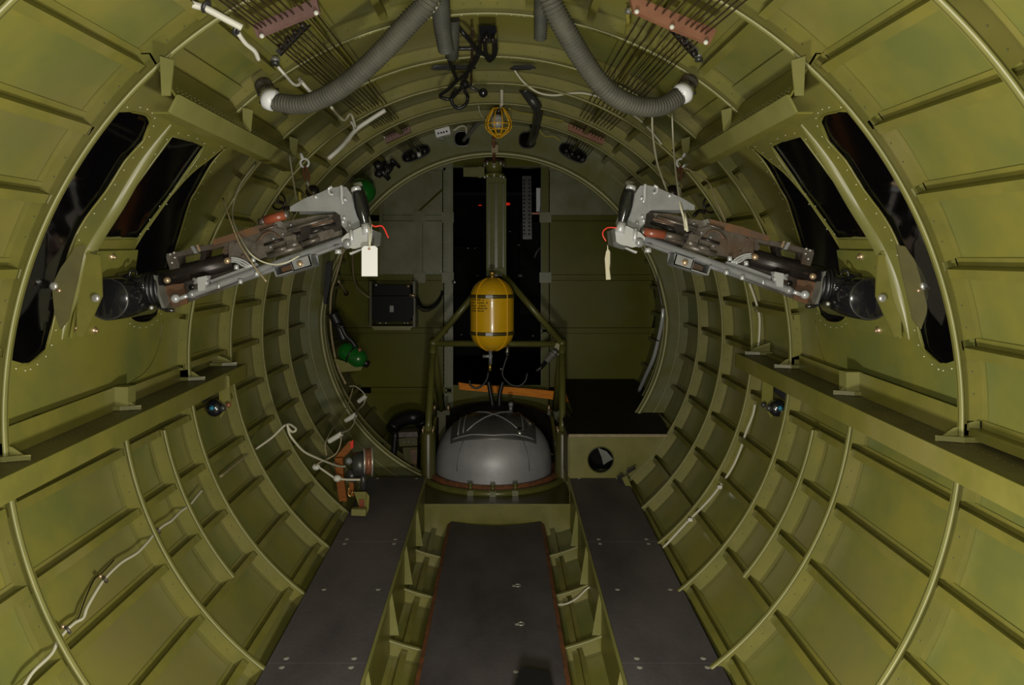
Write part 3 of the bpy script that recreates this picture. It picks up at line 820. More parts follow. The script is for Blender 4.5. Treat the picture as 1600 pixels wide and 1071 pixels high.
mb = MB(); mb.lathe([(.0005, 0), (.064, 0), (.064, .014), (.050, .016), (.050, (hub1-hub0).z-.01), (.060, (hub1-hub0).z), (.060, (hub1-hub0).z+.01), (.025, (hub1-hub0).z+.03), (.0005, (hub1-hub0).z+.03)], hub0, (0, 0, 1), 24)
hub = mb.build('hub', 'tube_green', fr)
MB().lathe([(.0005, .02), (.045, .018), (.066, 0)], hub1+V((0, 0, .02)), (0, 0, 1), 20).build('hub_cap', 'rust', hub)
for k in range(8):
    a = 2*pi*k/8; 
    for hz in (hub0.z+.0, hub1.z+.005):
        q = V((hub0.x+.057*cos(a), hub0.y+.057*sin(a), hz)); MB().cylr(q-V((0, 0, .012)), q+V((0, 0, .012)), .0065, 6).build('hub_bolt', 'screw', hub)
mb = MB(); q = [P(724, 262, 4.27), P(757, 261, 4.27), P(757, 277, 4.27), P(724, 276, 4.27)]; mb.prism(q, (0, .02, 0))
mb.prism([P(748, 260, 4.26), P(752, 260, 4.26), P(752, 278, 4.26), P(748, 278, 4.26)], (0, .03, 0)); mb.build('side_bracket', 'tube_green', fr)
MB().tube([P(772, 254, 4.22), P(772, 233, 4.14), P(771, 215, 4.05)], .009, 8).build('hanger_rod', 'rust', fr)
MB().box(P(773, 233, 4.13), (.038, .02, .045)).build('rod_block', 'cord_tan', fr)

# yellow oxygen bottle
BY = 4.12; bx0 = P(769, 549, BY); bx1 = P(769, 433, BY); R = .1275; H = (bx1-bx0).z
bot = thing('oxygen_bottle', 'large yellow oxygen bottle with two dark bands in front of the turret column', 'bottle', bx0)
pr = []
for i in range(11): t = -pi/2+pi/2*i/10; pr.append((max(.0005, R*cos(t)), R*.92+R*.92*sin(t)))
for i in range(11): t = pi/2*i/10; pr.append((max(.0005, R*cos(t)), H-R*.92+R*.92*sin(t)))
MB().lathe(pr, bx0, (0, 0, 1), 40).build('shell', 'yellow_bottle', bot, merge=True)
for py in (463, 520):
    z = P(769, py, BY).z-bx0.z; hh = .0105
    MB().lathe([(R-.002, z-hh), (R+.003, z-hh), (R+.003, z+hh), (R-.002, z+hh)], bx0, (0, 0, 1), 40).build('band', 'band_olive', bot)
    MB().box(bx0+V((-.015, -R-.005, z)), (.04, .01, .018)).build('band_clasp', 'dark_metal', bot)
for a in (-42, 42, 137, -137):
    aa = radians(a); path = []
    for i in range(9):
        t = pi/2*(.15+.85*i/8)
        path.append(V((bx0.x+(R+.004)*sin(aa)*sin(t), BY-(R+.004)*cos(aa)*sin(t), bx0.z+R*.92-R*.92*cos(t))))
    up = [V((bx0.x+(R+.004)*sin(aa)*sin(t), BY-(R+.004)*cos(aa)*sin(t), bx0.z+H-R*.92+R*.92*cos(t))) for t in [pi/2*(1-.8*i/8) for i in range(9)]]
    MB().tube(path+up, .0035, 6).build('strap_wire', 'cage_yellow', bot)
# block of small stencilled print on the shell
pm = MB()
for rw, (py, n_) in enumerate(((468, 9), (472.5, 11), (477, 10), (481, 11), (485, 9))):
    z = P(769, py, BY).z; 
    for k in range(n_):
        if random.random() < .1: continue
        a0 = radians(-64+k*4.9+random.uniform(-.5, .5)); a1 = a0+radians(random.uniform(3.0, 4.2)); r2 = R+.0006
        q = [V((bx0.x+r2*sin(a), BY-r2*cos(a), z+dz)) for a, dz in ((a0, -.0036), (a1, -.0036), (a1, .0036), (a0, .0036))]
        pm.add(q, [(0, 1, 2, 3)])
pm.build('stencil_print', 'print_dark', bot, recalc=False, kind='stuff')
mb = MB(); mb.lathe([(.012, 0), (.012, .018), (.018, .02), (.018, .032), (.009, .034), (.0005, .04)], bx1-V((0, 0, .004)), (0, 0, 1), 12); mb.build('top_valve', 'brass', bot)
q = bx0+V((-.01, 0, 0)); mb = MB(); mb.cylr(q+V((0, 0, .004)), q+V((0, 0, -.075)), .0105, 10); mb.cylr(q+V((-.045, -.002, -.03)), q+V((.012, -.002, -.03)), .0095, 8); mb.build('valve_tee', 'silver', bot)
MB().cylr(q+V((-.002, 0, -.075)), q+V((-.003, 0, -.115)), .0085, 10).build('hose_nut', 'brass', bot)
q2 = P(793, 541, BY); mb = MB(); mb.cylr(q2, P(792.5, 556, BY), .009, 10); mb.cylr(P(792.5, 548, BY), P(792.5, 552, BY), .012, 6); mb.build('side_fitting', 'chrome', bot)
wire('oxygen_hose', PP([(763, 581), (761, 592), (754, 602), (744, 607), (735, 602), (734, 594)], 4.14), .0065, 'rubber_black', 'thin black hose looping left under the yellow bottle', 'hose')
wire('oxygen_hose', PP([(793, 556), (788, 570), (785, 585), (790, 594), (800, 602), (812, 603), (821, 595), (824, 583)], 4.14), .0065, 'rubber_black', 'thin black hose looping right under the yellow bottle', 'hose')
wire('turret_cable', PP([(763, 596), (766, 612), (770, 636)], 4.3), .013, 'rubber_black', 'thick black cable dropping to the turret dome, left of two', 'cable')
wire('turret_cable', PP([(786, 596), (781, 615), (780, 636)], 4.3), .013, 'rubber_black', 'thick black cable dropping to the turret dome, right of two', 'cable')
MB().sphere(P(783, 577, 4.12), .008, 10, 6).build('hose_ferrule', 'chrome', None, 'tiny bright metal ferrule on the hose under the yellow bottle', 'fitting')
# ribbed connector hanging at the right joint of the frame
c0 = P(869, 548, 4.28); c1 = P(853, 566, 4.24); ax = (c1-c0)
con = thing('cable_connector', 'ribbed metal plug hanging from the right corner of the tube frame', 'connector', c0)
mb = MB(); L = ax.length
mb.lathe([(.0005, 0), (.02, 0), (.02, .012), (.026, .014), (.026, .022), (.02, .024), (.02, .034), (.027, .036), (.027, .044), (.018, .046), (.018, L), (.0005, L)], c0, ax, 16); mb.build('plug', 'grey_metal', con)
MB().tube(smooth_path([c1, P(846, 574, 4.2), P(838, 580, 4.2)]), .012, 8).build('cable_tail', 'rubber_black', con)
MB().prism([P(870, 536, 4.30), P(884, 545, 4.30), P(872, 556, 4.30), P(862, 549, 4.30)], (0, .006, 0)).build('plug_bracket', 'primer_frame', con)

# orange wood board lying behind the turret
wp = [(716, 598), (730, 600), (780, 604), (830, 608), (870, 612), (897, 619), (898, 627), (890, 629), (860, 624), (820, 619), (760, 613), (718, 609)]
MB().prism(PP(wp, 4.92), (0, .02, 0)).build('wooden_board', 'wood_orange', None, 'long orange wooden board lying across behind the turret', 'board')
mb = thing('board_bracket', 'small olive bracket at the right end of the orange board', 'bracket', P(905, 650, 4.9))
MB().prism(PP([(897, 621), (908, 622), (909, 632), (901, 634)], 4.88), (0, .03, 0)).build('plate', 'primer_frame', mb)
MB().tube(PP([(908, 628), (906, 645), (897, 660)], 4.85), .008, 8).build('arm', 'rubber_black', mb)
MB().tube(PP([(900, 634), (906, 650)], 4.84), .005, 6).build('arm', 'rubber_black', mb)
MB().box(P(893, 660, 4.75), (.045, .02, .014)).build('red_tab', 'red_plastic', mb, label='small red tab')

# equipment box with a black top, right side
PYB = 3.785
ebx = thing('equipment_box', 'olive equipment box with a flat black top right of the turret', 'box', P(960, 750, PYB))
xL, xR = .366, .895
def zr(px, py, y): return -(py-VY)/F*y
ztop0, ztop1 = -(681-VY)/F*PYB, -(595-VY)/F*5.08
arcp = [surf(p, PYB, RF-.002) for p in (-32.5, -36, -40, -44, -47.5)]
front = [(xL, ztop0)]+[(p.x, p.z) for p in arcp if p.z < ztop0]
front = [(xL, ztop0), (.885, ztop0)]+[(p.x, p.z) for p in arcp if p.z < ztop0-.004 and p.z > -1.075]+[(.672, -1.078), (xL+.035, -1.078), (xL+.035, -1.21), (xL, -1.21)]
hc = P(938, 718, PYB); hl = [(hc.x+.069*cos(2*pi*k/32), hc.z+.069*sin(2*pi*k/32)) for k in range(32)]
vs, fs = sheet([front, hl], [], lambda a, b, t: V((a, PYB-.012+t, b)), .006)
MB().add(vs, fs).build('front_panel', 'primer_frame', ebx)
MB().tube([V((a, PYB-.013, b)) for a, b in hl], .0035, 6, closed=True).build('hole_rim', 'primer_dark', ebx)
tp = [V((xL-.01, PYB-.02, ztop0)), V((.892, PYB-.02, ztop0)), V((1.0, 4.4, ztop0+(ztop1-ztop0)*.47)), V((.96, 5.07, ztop1)), V((xL+.065, 5.07, ztop1)), V((xL+.065, 4.12, ztop0+(ztop1-ztop0)*.26)), V((xL-.01, 4.08, ztop0+(ztop1-ztop0)*.23))]
MB().prism(tp, (0, 0, .012)).build('black_top', 'black_ply', ebx)
MB().box(((xL+.885)/2, PYB-.024, ztop0+.006), (.885-xL+.01, .006, .014)).build('top_edge', 'cord_tan', ebx, label='thin tan front edge of the black top')
MB().box((xL+.062, 4.6, -.98), (.006, .94, .25)).build('side_panel', 'primer_frame', ebx)
MB().box((xL-.003, 3.93, -.98), (.006, .28, .25)).build('side_panel', 'primer_frame', ebx)
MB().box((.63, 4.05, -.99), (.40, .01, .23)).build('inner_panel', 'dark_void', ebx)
mb = MB(); q = [(934, 700), (948, 706), (958, 718), (950, 722), (943, 727), (940, 715)]; mb.prism(PP(q, 3.80), (0, .02, 0)); mb.build('lining_foil', 'grey_metal', ebx)

# black box on the bulkhead, in a tray
bb = thing('relay_box', 'black electrical box on a tray on the left of the bulkhead', 'box', P(614, 512, 4.95))
YR = 4.90
MB().prism(PP([(585, 445), (641, 446), (642, 462), (583, 462)], YR), (0, .16, 0)).build('upper_case', 'matte_black', bb)
mb = MB(); mb.prism(PP([(581, 466), (584, 463), (643, 463), (646, 467), (646, 492), (640, 503), (588, 503), (581, 494)], YR-.02), (0, .17, 0)); mb.build('lower_case', 'matte_black', bb)
MB().prism(PP([(609, 478), (615, 478), (615, 488), (609, 488)], YR-.03), (0, .012, 0)).build('latch', 'grey_metal', bb)
MB().prism(PP([(580, 510), (645, 510), (641, 516), (585, 516)], YR-.03), (0, .18, 0)).build('tray_front', 'primer_cap', bb)
for a, b in ((577, 581), (645, 649)): MB().prism(PP([(a, 440), (b, 440), (b, 512), (a, 512)], YR), (0, .18, 0)).build('tray_side', 'primer_dark', bb)
for px in (594, 603, 632, 637): MB().sphere(P(px, 505, YR-.03), .007, 8, 5).build('tray_screw', 'screw', bb)
mb = MB(); mb.cylr(P(640, 461, YR-.02), P(650, 463, YR-.02), .011, 10); mb.cylr(P(636, 448, YR-.02), P(640, 447, YR-.02), .009, 8); mb.build('plug', 'bolt_brass', bb)
MB().cylr(P(585, 445, YR-.01), P(590, 446, YR-.01), .009, 8).build('top_screw', 'chrome', bb)
wire('relay_cable', PP([(650, 463, 4.87), (654, 472, 4.9), (660, 480, 4.95), (670, 481, 5), (682, 474, 5.03), (690, 461, 5.07), (691, 455, 5.08)]), .011, 'rubber_black', 'black cable from the electrical box curving up to the bulkhead', 'cable')
wire('relay_cable', PP([(652, 478, 4.92), (660, 486, 4.96), (672, 485, 5), (684, 476, 5.03), (690, 466, 5.06)]), .006, 'dark_metal', 'thin grey cable under the black one beside the electrical box', 'cable')
wire('relay_line', PP([(551, 386, 4.1), (551, 410, 4.4), (553, 435, 4.6), (560, 452, 4.8), (572, 462, 4.9), (579, 466, 4.92)]), .006, 'cord_tan', 'tan cord running down to the left side of the black electrical box', 'cord')
# ------------------------------------------------------------ waist guns, traced on the right-hand one, about 2.1 m from the eye
GY = 2.12
def gp(px, py, side, d=0.0):
    if side < 0: px = 568-(px-975)*(408/393.0); py = py+2+ (0 if px > 400 else 4)
    a = P(px, py, GY); return V((a.x, GY+d, a.z))
def make_gun(side):
    L = 'right' if side > 0 else 'left'
    G = lambda l, d=0.0: [gp(x, y, side, d) for x, y in l]
    gun = thing('machine_gun', 'brown machine gun in a silver cradle, aimed out the %s' % ('right window' if side > 0 else 'left window'), 'gun', gp(1180, 450, side), 'waist machine guns')
    def pr(name, pts, d0, th, m, par=gun, **k): return MB().prism(G(pts, d0), (0, th, 0)).build(name, m, par, **k)
    # receiver
    rc = pr('receiver', [(1004, 333), (1040, 336), (1100, 348), (1172, 370), (1172, 398), (1160, 408), (1100, 396), (1004, 366)], -.030, .060, 'gun_steel')
    pr('top_cover', [(1100, 343), (1150, 355), (1196, 370), (1194, 378), (1150, 367), (1098, 354)], -.034, .068, 'gun_rust', rc, label='rusty top cover')
    pr('side_plate', [(1087, 359), (1103, 355), (1120, 363), (1131, 378), (1127, 400), (1104, 400), (1091, 382)], -.0355, .006, 'gun_steel', rc)
    for a, b, r in (((1022, 341), (1084, 359), .0062), ((1012, 350), (1076, 366), .0045), ((1062, 383), (1112, 399), .010), ((1066, 378), (1084, 384), .013), ((1030, 356), (1060, 366), .006), ((1090, 373), (1118, 382), .004)):
        MB().cylr(gp(*a, side, -.038), gp(*b, side, -.038), r, 10).build('slide_rod', 'gun_steel' if r > .006 else 'gun_dark', rc)
    MB().prism(G([(1046, 352), (1062, 356), (1066, 378), (1052, 372)], -.046), (0, .014, 0)).build('feed_block', 'gun_dark', rc)
    MB().prism(G([(1003, 337), (1016, 335), (1022, 350), (1014, 362), (1003, 358)], -.036), (0, .072, 0)).build('buffer_block', 'gun_dark', rc)
    MB().prism(G([(1070, 366), (1086, 370), (1082, 384), (1068, 380)], -.05), (0, .02, 0)).build('feed_pawl', 'gun_steel', rc)
    for x, y in ((1105, 372), (1091, 365), (1122, 372), (1098, 394), (1079, 351), (1060, 360), (1034, 344), (1109, 385), (1160, 375), (1150, 395)):
        MB().sphere(gp(x, y, side, -.036), .0042, 8, 5).build('pin', 'silver' if (x % 2) else 'gun_rust', rc)
    cr = [(1060+6*cos(t*.3)*1.0+t*2.2, 372+8*sin(t*.55)) for t in range(12)]
    MB().tube(smooth_path(G(cr, -.045), 3), .0028, 6).build('belt_lever', 'gun_dark', rc)
    for a, b, r in (((1018, 347), (1052, 356), .0035), ((1036, 372), (1060, 380), .0075), ((1084, 386), (1102, 391), .008), ((1098, 352), (1124, 361), .0035)):
        MB().cylr(gp(*a, side, -.042), gp(*b, side, -.042), r, 8).build('linkage_rod', 'gun_steel', rc)
    MB().prism(G([(1016, 343), (1050, 352), (1049, 355), (1015, 346)], -.044), (0, .01, 0)).build('guide_strip', 'gun_rust', rc)
    MB().prism(G([(1020, 352), (1066, 365), (1064, 370), (1018, 357)], -.036), (0, .008, 0)).build('slot', 'gun_black', rc)
    MB().prism(G([(1092, 346), (1100, 344), (1104, 352), (1096, 354)], -.04), (0, .08, 0)).build('cover_latch', 'grey_metal', rc)
    MB().tube(smooth_path(G([(1094, 371), (1104, 362), (1116, 364), (1127, 376)], -.040), 4), .002, 5).build('plate_edge', 'gun_rust', rc)
    # charging handle
    if side > 0: ha, hb_, hc = (997, 364), (1031, 369), (1058, 373)
    else: ha, hb_, hc = (1081, 336), (1113, 345), (1122, 347)
    mb = MB(); mb.cylr(gp(*ha, side, -.06), gp(*hb_, side, -.06), .0135, 16); mb.build('charging_handle', 'handle_red', gun, label='reddish brown charging handle')
    MB().cylr(gp(*hb_, side, -.058), gp(*hc, side, -.05), .011, 12).build('handle_bolt', 'gun_steel', gun)
    d_ = (gp(*ha, side, -.06)-gp(*hb_, side, -.06)).normalized(); q = gp(*ha, side, -.06)
    MB().lathe([(.0005, .006), (.009, .006), (.0135, .002), (.0140, -.004)], q, d_, 16).build('handle_end', 'gun_steel', gun)
    # forward top rail with openings, barrel jacket
    pr('barrel_rail', [(1168, 369), (1264, 391), (1263, 399), (1196, 383), (1168, 377)], -.022, .044, 'gun_steel')
    pr('rail_end', [(1244, 388), (1265, 391), (1266, 397), (1260, 417), (1246, 413), (1249, 397)], -.026, .052, 'gun_steel')
    pr('rail_post', [(1168, 375), (1180, 378), (1184, 388), (1172, 402)], -.020, .040, 'gun_steel')
    pr('rail_post', [(1206, 384), (1214, 386), (1218, 402), (1210, 404)], -.020, .040, 'gun_dark')
    pr('sight_block', [(1225, 379), (1230, 380), (1224, 391), (1219, 390)], -.026, .052, 'silver', label='bright sight block')
    pr('sight_leaf', [(1219, 377), (1222, 378), (1218, 388), (1215, 387)], -.024, .048, 'bolt_brass')
    for x, y in ((1228, 412), (1233, 413.5), (1238, 415), (1243, 416)): MB().sphere(gp(x, y-1.5, side, -.024), .0042, 8, 5).build('stud', 'grey_metal', gun)
    for x, y in ((1254, 389.5), (1260, 392), (1257, 405), (1253, 397)): MB().sphere(gp(x, y, side, -.027), .0036, 8, 5).build('rivet_head', 'screw', gun)
    MB().cylr(gp(1168, 401, side, -.004), gp(1285, 431, side, -.004), .027, 20).build('barrel_jacket', 'gun_dark', gun)
    for x, y in ((1174, 402), (1263, 432)): 
        q = gp(x, y, side, -.030); MB().lathe([(.0005, .010), (.008, .009), (.010, 0)], q, (0, -1, 0), 12).build('jacket_bolt', 'bolt_brass', gun, label='brassy bolt')
    pr('link_plate', [(1146, 404), (1168, 407), (1272, 438), (1263, 472), (1238, 466), (1170, 437), (1130, 420)], .012, .006, 'gun_steel')
    pr('end_plate', [(1244, 437), (1274, 440), (1265, 470), (1258, 475), (1238, 468)], -.008, .006, 'gun_rust', label='rust-stained end plate')
    q = gp(1235, 443, side, .004); MB().lathe([(.0005, .002), (.0075, .002), (.0085, 0)], q, (0, -1, 0), 14).build('plate_hole', 'gun_black', gun)
    # cradle
    ta, tb = gp(990, 369, side, -.035), gp(1230, 455, side, -.035)
    mb = MB(); mb.tube([ta, ta.lerp(tb, .965), ta.lerp(tb, .966), tb], [.0105, .0105, .0125, .0120], 16); mb.build('cradle_tube', 'silver', gun)
    ta2, tb2 = gp(990, 369, side, .045), gp(1230, 455, side, .045); MB().tube([ta2, tb2], .0105, 14).build('cradle_tube', 'silver', gun)
    mb = MB(); mb.cylr(tb, gp(1247, 461, side, -.035), .0065, 10); mb.sphere(gp(1250, 460, side, -.035), .0135, 14, 8); mb.build('tube_end_rod', 'silver_bright', gun)
    mb = MB(); mb.prism(G([(1200, 425), (1214, 428), (1213, 449), (1203, 447)], -.052), (0, .03, 0)); mb.cylr(gp(1199, 437, side, -.046), gp(1221, 430, side, -.046), .006, 8); mb.cylr(gp(1199, 429, side, -.046), gp(1220, 436, side, -.046), .005, 8)
    mb.build('clamp', 'silver_bright', gun)
    mb = MB()
    for r_ in (0, 3.2, 6.4): mb.tube(smooth_path(G([(1137+r_, 411+r_*.2), (1147+r_*.8, 403+r_*.9), (1158, 398.5+r_), (1168, 397+r_)], -.034), 4), .0032, 6)
    o = mb.build('flex_feed', 'silver_bright', gun); 
    for x, y, z in ((1133, 405, 0), (1158, 412, 0), (1128, 426, 1), (1152, 434, 1), (1184, 441, 1)):
        q = gp(x, y, side, -.045); mb = MB(); mb.cylr(q+V((0, 0, -.007)), q+V((0, 0, .007)), .007 if y != 441 else .004, 6); mb.build('cradle_bolt', 'silver_bright', gun)
    pr('cradle_bar', [(1130, 409), (1160, 417), (1199, 432), (1197, 437), (1156, 424), (1127, 413)], -.034, .02, 'silver')
    # rear frame, grips
    pr('rear_plate', [(995, 294), (1003, 293), (1020, 296), (1035, 303), (1056, 311), (1078, 324), (1078, 331), (1012, 331), (1004, 337), (1002, 352), (993, 364), (975, 354), (978, 335), (987, 306)], -.052, .008, 'silver')
    pr('rear_plate', [(995, 294), (1003, 293), (1020, 296), (1035, 303), (1056, 311), (1078, 324), (1078, 331), (1012, 331), (1004, 337), (1002, 352), (993, 364), (975, 354), (978, 335), (987, 306)], .046, .008, 'silver')
    pr('rear_web', [(1000, 292), (1020, 295), (1035, 303), (1030, 308), (1016, 302), (1000, 298)], -.05, .10, 'silver')
    MB().tube(smooth_path(G([(1002, 292), (1001, 300), (1001, 312), (999, 320)], -.06), 4), .0052, 8).build('plate_rib', 'silver_bright', gun)
    MB().tube(smooth_path(G([(1015, 294), (1020, 297), (1019, 304), (1014, 306)], -.06), 4), .0042, 8).build('hook', 'silver_bright', gun)
    for x, y in ((997, 313), (998, 341), (1000, 347), (1040, 309), (990, 352)): MB().sphere(gp(x, y, side, -.053), .006, 8, 5).build('boss', 'silver_bright', gun)
    for sgn in (0, 1):
        dd = -.085 if sgn == 0 else .075
        off = 0 if sgn == 0 else 14
        a = gp(977+off, 301-off*1.2, side, dd); b = gp(964+off, 353-off*1.2, side, dd); mid = (a+b)/2
        prof = [a.lerp(b, t) for t in (0, .06, .2, .45, .7, .9, 1)]
        MB().tube(prof, [.010, .0135, .0165, .0185, .0175, .0135, .012], 20).build('grip', 'gun_black', gun, label='shiny black hand grip')
        u = (a-b).normalized()
        MB().tube([a-u*.002, a+u*.010], .0145, 16).build('grip_cap', 'silver_bright', gun)
        MB().tube([b+u*.004, b-u*.028], [.0125, .0145], 16).build('grip_socket', 'silver_bright', gun)
    pr('rear_casting', [(954, 360), (972, 356), (992, 366), (1000, 374), (996, 385), (980, 389), (962, 384), (956, 380)], -.08, .15, 'silver_bright')
    mb = MB(); mb.cylr(gp(985, 360, side, -.085), gp(983, 380, side, -.085), .006, 8); mb.build('casting_rib', 'silver_bright', gun)
    mb = MB(); mb.sphere(gp(991, 380, side, -.07), .017, 12, 8); mb.build('casting_boss', 'silver', gun)
    mb = MB(); mb.cylr(gp(1006, 389, side, -.06), gp(1006, 396, side, -.06), .010, 10); mb.build('casting_bolt', 'silver_bright', gun)
    pr('trigger', [(968, 390), (970, 389), (987, 395), (985, 398)], -.09, .02, 'silver_bright')
    # open tray hung under the cradle
    tr = pr('case_tray', [(1048, 396), (1052, 395), (1104, 416), (1099, 430), (1096, 430), (1046, 413)], .03, .004, 'silver')
    for pts in ([(1046, 412), (1098, 429), (1099, 431), (1046, 414)], [(1046, 412), (1050, 397), (1052, 398), (1048, 413)], [(1071, 422), (1077, 404), (1079, 405), (1073, 423)], [(1097, 429), (1102, 415), (1104, 416), (1099, 431)]):
        MB().prism(G(pts, -.05), (0, .08, 0)).build('tray_wall', 'silver', tr)
    pr('tray_face', [(1048, 397), (1078, 407), (1072, 423), (1046, 414)], -.05, .003, 'silver', tr)
    MB().sphere(gp(1063, 411, side, -.052), .0095, 12, 8).build('tray_knob', 'bolt_brass', tr)
    MB().prism(G([(1080, 411), (1096, 417), (1094, 424), (1078, 419)], -.02), (0, .02, 0)).build('spent_case', 'gun_rust', tr)
    # front: collar and bellows rings against the mount
    c0 = gp(1272, 444, side, -.005); c1 = gp(1304, 446, side, -.005); ax = (c1-c0).normalized(); Lc = (c1-c0).length
    pf = [(.0005, 0), (.040, 0), (.050, .004)]
    for k in range(4): pf += [(.052, .008+k*.012), (.052, .012+k*.012), (.040, .015+k*.012)]
    pf += [(.034, Lc), (.0005, Lc)]
    MB().lathe(pf, c0, ax, 24).build('front_bellows', 'rubber_black', gun)
    pr('front_ring', [(1275, 425), (1279, 424), (1274, 452), (1267, 474), (1262, 475), (1270, 452)], -.05, .09, 'grey_metal')
    MB().tube(G([(1250, 478), (1262, 478), (1275, 472)], -.04), .006, 8).build('front_bracket', 'gun_black', gun)
    MB().sphere(gp(1283, 474, side, -.045), .007, 8, 5).build('front_stud', 'screw', gun)
    return gun
for sd in (1, -1): make_gun(sd)

# gun mounts on the window panels: base plate, two lugs, black drum and swivel neck
for side in (1, -1):
    MY = 2.12
    mt = thing('gun_mount', 'black swivel drum between olive bracket lugs on the %s waist window' % ('right' if side > 0 else 'left'), 'gun mount', surf(13 if side > 0 else 167, MY, 1.14), 'waist gun mounts')
    def lp(px, py, y):
        if side < 0: px = 1528-px
        return P(px, py, y)
    def lug(y, pts, name='lug'):
        q = [lp(px, py, y) for px, py in pts]; return MB().prism(q, (0, .006, 0)).build(name, 'primer_frame', mt)
    lug(1.905, [(1372, 399), (1384, 397), (1398, 394), (1400, 420), (1407, 470), (1409, 524), (1398, 527), (1384, 497), (1369, 463), (1370, 430)])
    lug(2.20, [(1333, 396), (1343, 396), (1349, 425), (1352, 440), (1360, 505), (1363, 512), (1352, 505), (1338, 470), (1331, 430)])
    q = []
    for px, py in ((136, 392), (212, 390), (196, 512), (108, 528)):
        y, p = w2(px, py, 1.146); q.append(surf(p if side > 0 else 180-p, y, 1.146))
    nrm = (V((XC, 2.1, zc(2.1)))-surf(13 if side > 0 else 167, 2.1, 1)).normalized()
    MB().prism(q, nrm*.008).build('base_plate', 'primer_skin', mt)
    for px, py in ((174, 401), (142, 416), (125, 465), (119, 513), (146, 516)):
        y, p = w2(px, py, 1.137); c = surf(p if side > 0 else 180-p, y, 1.137)
        MB().lathe([(.0005, .014), (.0045, .014), (.005, .007), (.0095, .006), (.0095, 0)], c, nrm, 8).build('mount_bolt', 'bolt_brass', mt)
    for (px, py, y) in ((1378, 466, 1.902),):
        MB().lathe([(.0005, .008), (.007, .008), (.0115, .004), (.0115, 0)], lp(px, py, y), (0, -1, 0), 12).build('lug_bolt', 'screw', mt)
    # outer lug behind the raised strip, its shade put into the browner colour
    hq = [(1402, 383), (1415, 385), (1440, 420), (1453, 447), (1449, 490), (1440, 515), (1428, 500), (1414, 440)]
    yy = 1.80; MB().prism([lp(px-1 if side > 0 else px-6, py, yy) for px, py in hq], (0, .006, 0)).build('outer_lug', 'ledge_top', mt)
    MB().lathe([(.0005, .006), (.006, .006), (.0105, .003), (.0105, 0)], lp(1444, 447, yy), (0, -1, 0), 12).build('lug_bolt', 'screw', mt)
    MB().lathe([(.0005, .004), (.004, .004), (.0055, 0)], lp(1436, 454, yy), (0, -1, 0), 10).build('lug_bolt', 'bolt_brass', mt)
    # drum: horizontal cylinder across the lugs plus the swivel block reaching inboard
    ca, cb = lp(1372, 462, 1.97), lp(1342, 452, 2.17); ca = lp(1360, 468, 1.965); cb = V((ca.x, 2.175, ca.z+.005))
    MB().lathe([(.0005, -.002), (.055, -.002), (.060, .004), (.060, .20), (.055, .206), (.0005, .206)], ca, cb-ca, 32).build('drum', 'gun_black', mt)
    MB().torus(ca+V((0, .002, 0)), .0555, .0035, (0, 1, 0), 36, 6).build('drum_highlight', 'dark_metal', mt)  # lighter ring added as the highlight along the drum edge
    a = lp(1300, 445, 2.08); b = lp(1346, 450, 2.05)
    mb = MB(); d = (b-a); mb.lathe([(.0005, 0), (.030, 0), (.036, .006), (.030, .012), (.029, d.length*.45), (.036, d.length*.5), (.042, d.length*.55), (.043, d.length*.92), (.034, d.length), (.0005, d.length)], a, d, 28)
    mb.build('swivel_neck', 'gun_black', mt)
    for px, py in ((1346, 453), (1345, 461)): MB().sphere(lp(px, py, 2.0), .004, 8, 5).build('neck_screw', 'screw', mt)
    MB().tube(smooth_path([lp(1314, 430, 2.05), lp(1316, 424, 2.05), lp(1324, 424, 2.05), lp(1326, 432, 2.05)], 4), .004, 8).build('lock_ring', 'gun_black', mt)

# what hangs from the guns
def tag_card(side):
    if side < 0:
        t = thing('paper_tag', 'broad white paper tag hanging from the left gun', 'tag', P(577, 432, 2.02))
        pts = [(565, 388), (569, 384.5), (586, 384.5), (590, 388), (590, 432), (565, 432)]
        MB().prism(PP(pts, 2.02), (0, .0008, 0)).build('card', 'paper', t)
        MB().lathe([(.0005, .001), (.0035, .001), (.0038, 0)], P(577, 389, 2.0195), (0, -1, 0), 12).build('eyelet', 'copper', t, label='brown reinforced eyelet')
        MB().tube(PP([(577, 389), (577, 370), (576, 352)], 2.015), .0015, 6).build('string', 'cord_white', t)
        MB().tube(PP([(578, 389), (579, 370), (581, 351)], 2.02), .0015, 6).build('string', 'cord_white', t)
    else:
        t = thing('paper_tag', 'narrow tan paper tag seen edge-on hanging from the right gun', 'tag', P(950, 437, 2.02))
        vs = []; 
        ol = [(947, 393), (949, 390), (951, 390), (953, 394), (953, 410), (952, 420), (954, 437), (947, 437.5), (946, 420), (945, 405)]
        MB().prism(PP(ol, 2.02), (0.004, .012, 0)).build('card', 'paper_tan', t)
        MB().tube(PP([(949.5, 392), (949.5, 383)], 2.02), .0015, 6).build('string', 'cord_white', t)
tag_card(-1); tag_card(1)
wire('red_tie', smooth_path(PP([(580, 351), (586, 354), (595, 353), (600, 357), (607, 372)], 2.03), 3), .0024, 'red_plastic', 'red plastic tie sticking out beside the white tag', 'tie')
wire('red_tie', smooth_path(PP([(972, 356), (962, 356), (950, 356), (943, 361), (942, 368), (947, 377)], 2.03), 3), .0020, 'red_plastic', 'red plastic tie curling round the right gun socket', 'tie')
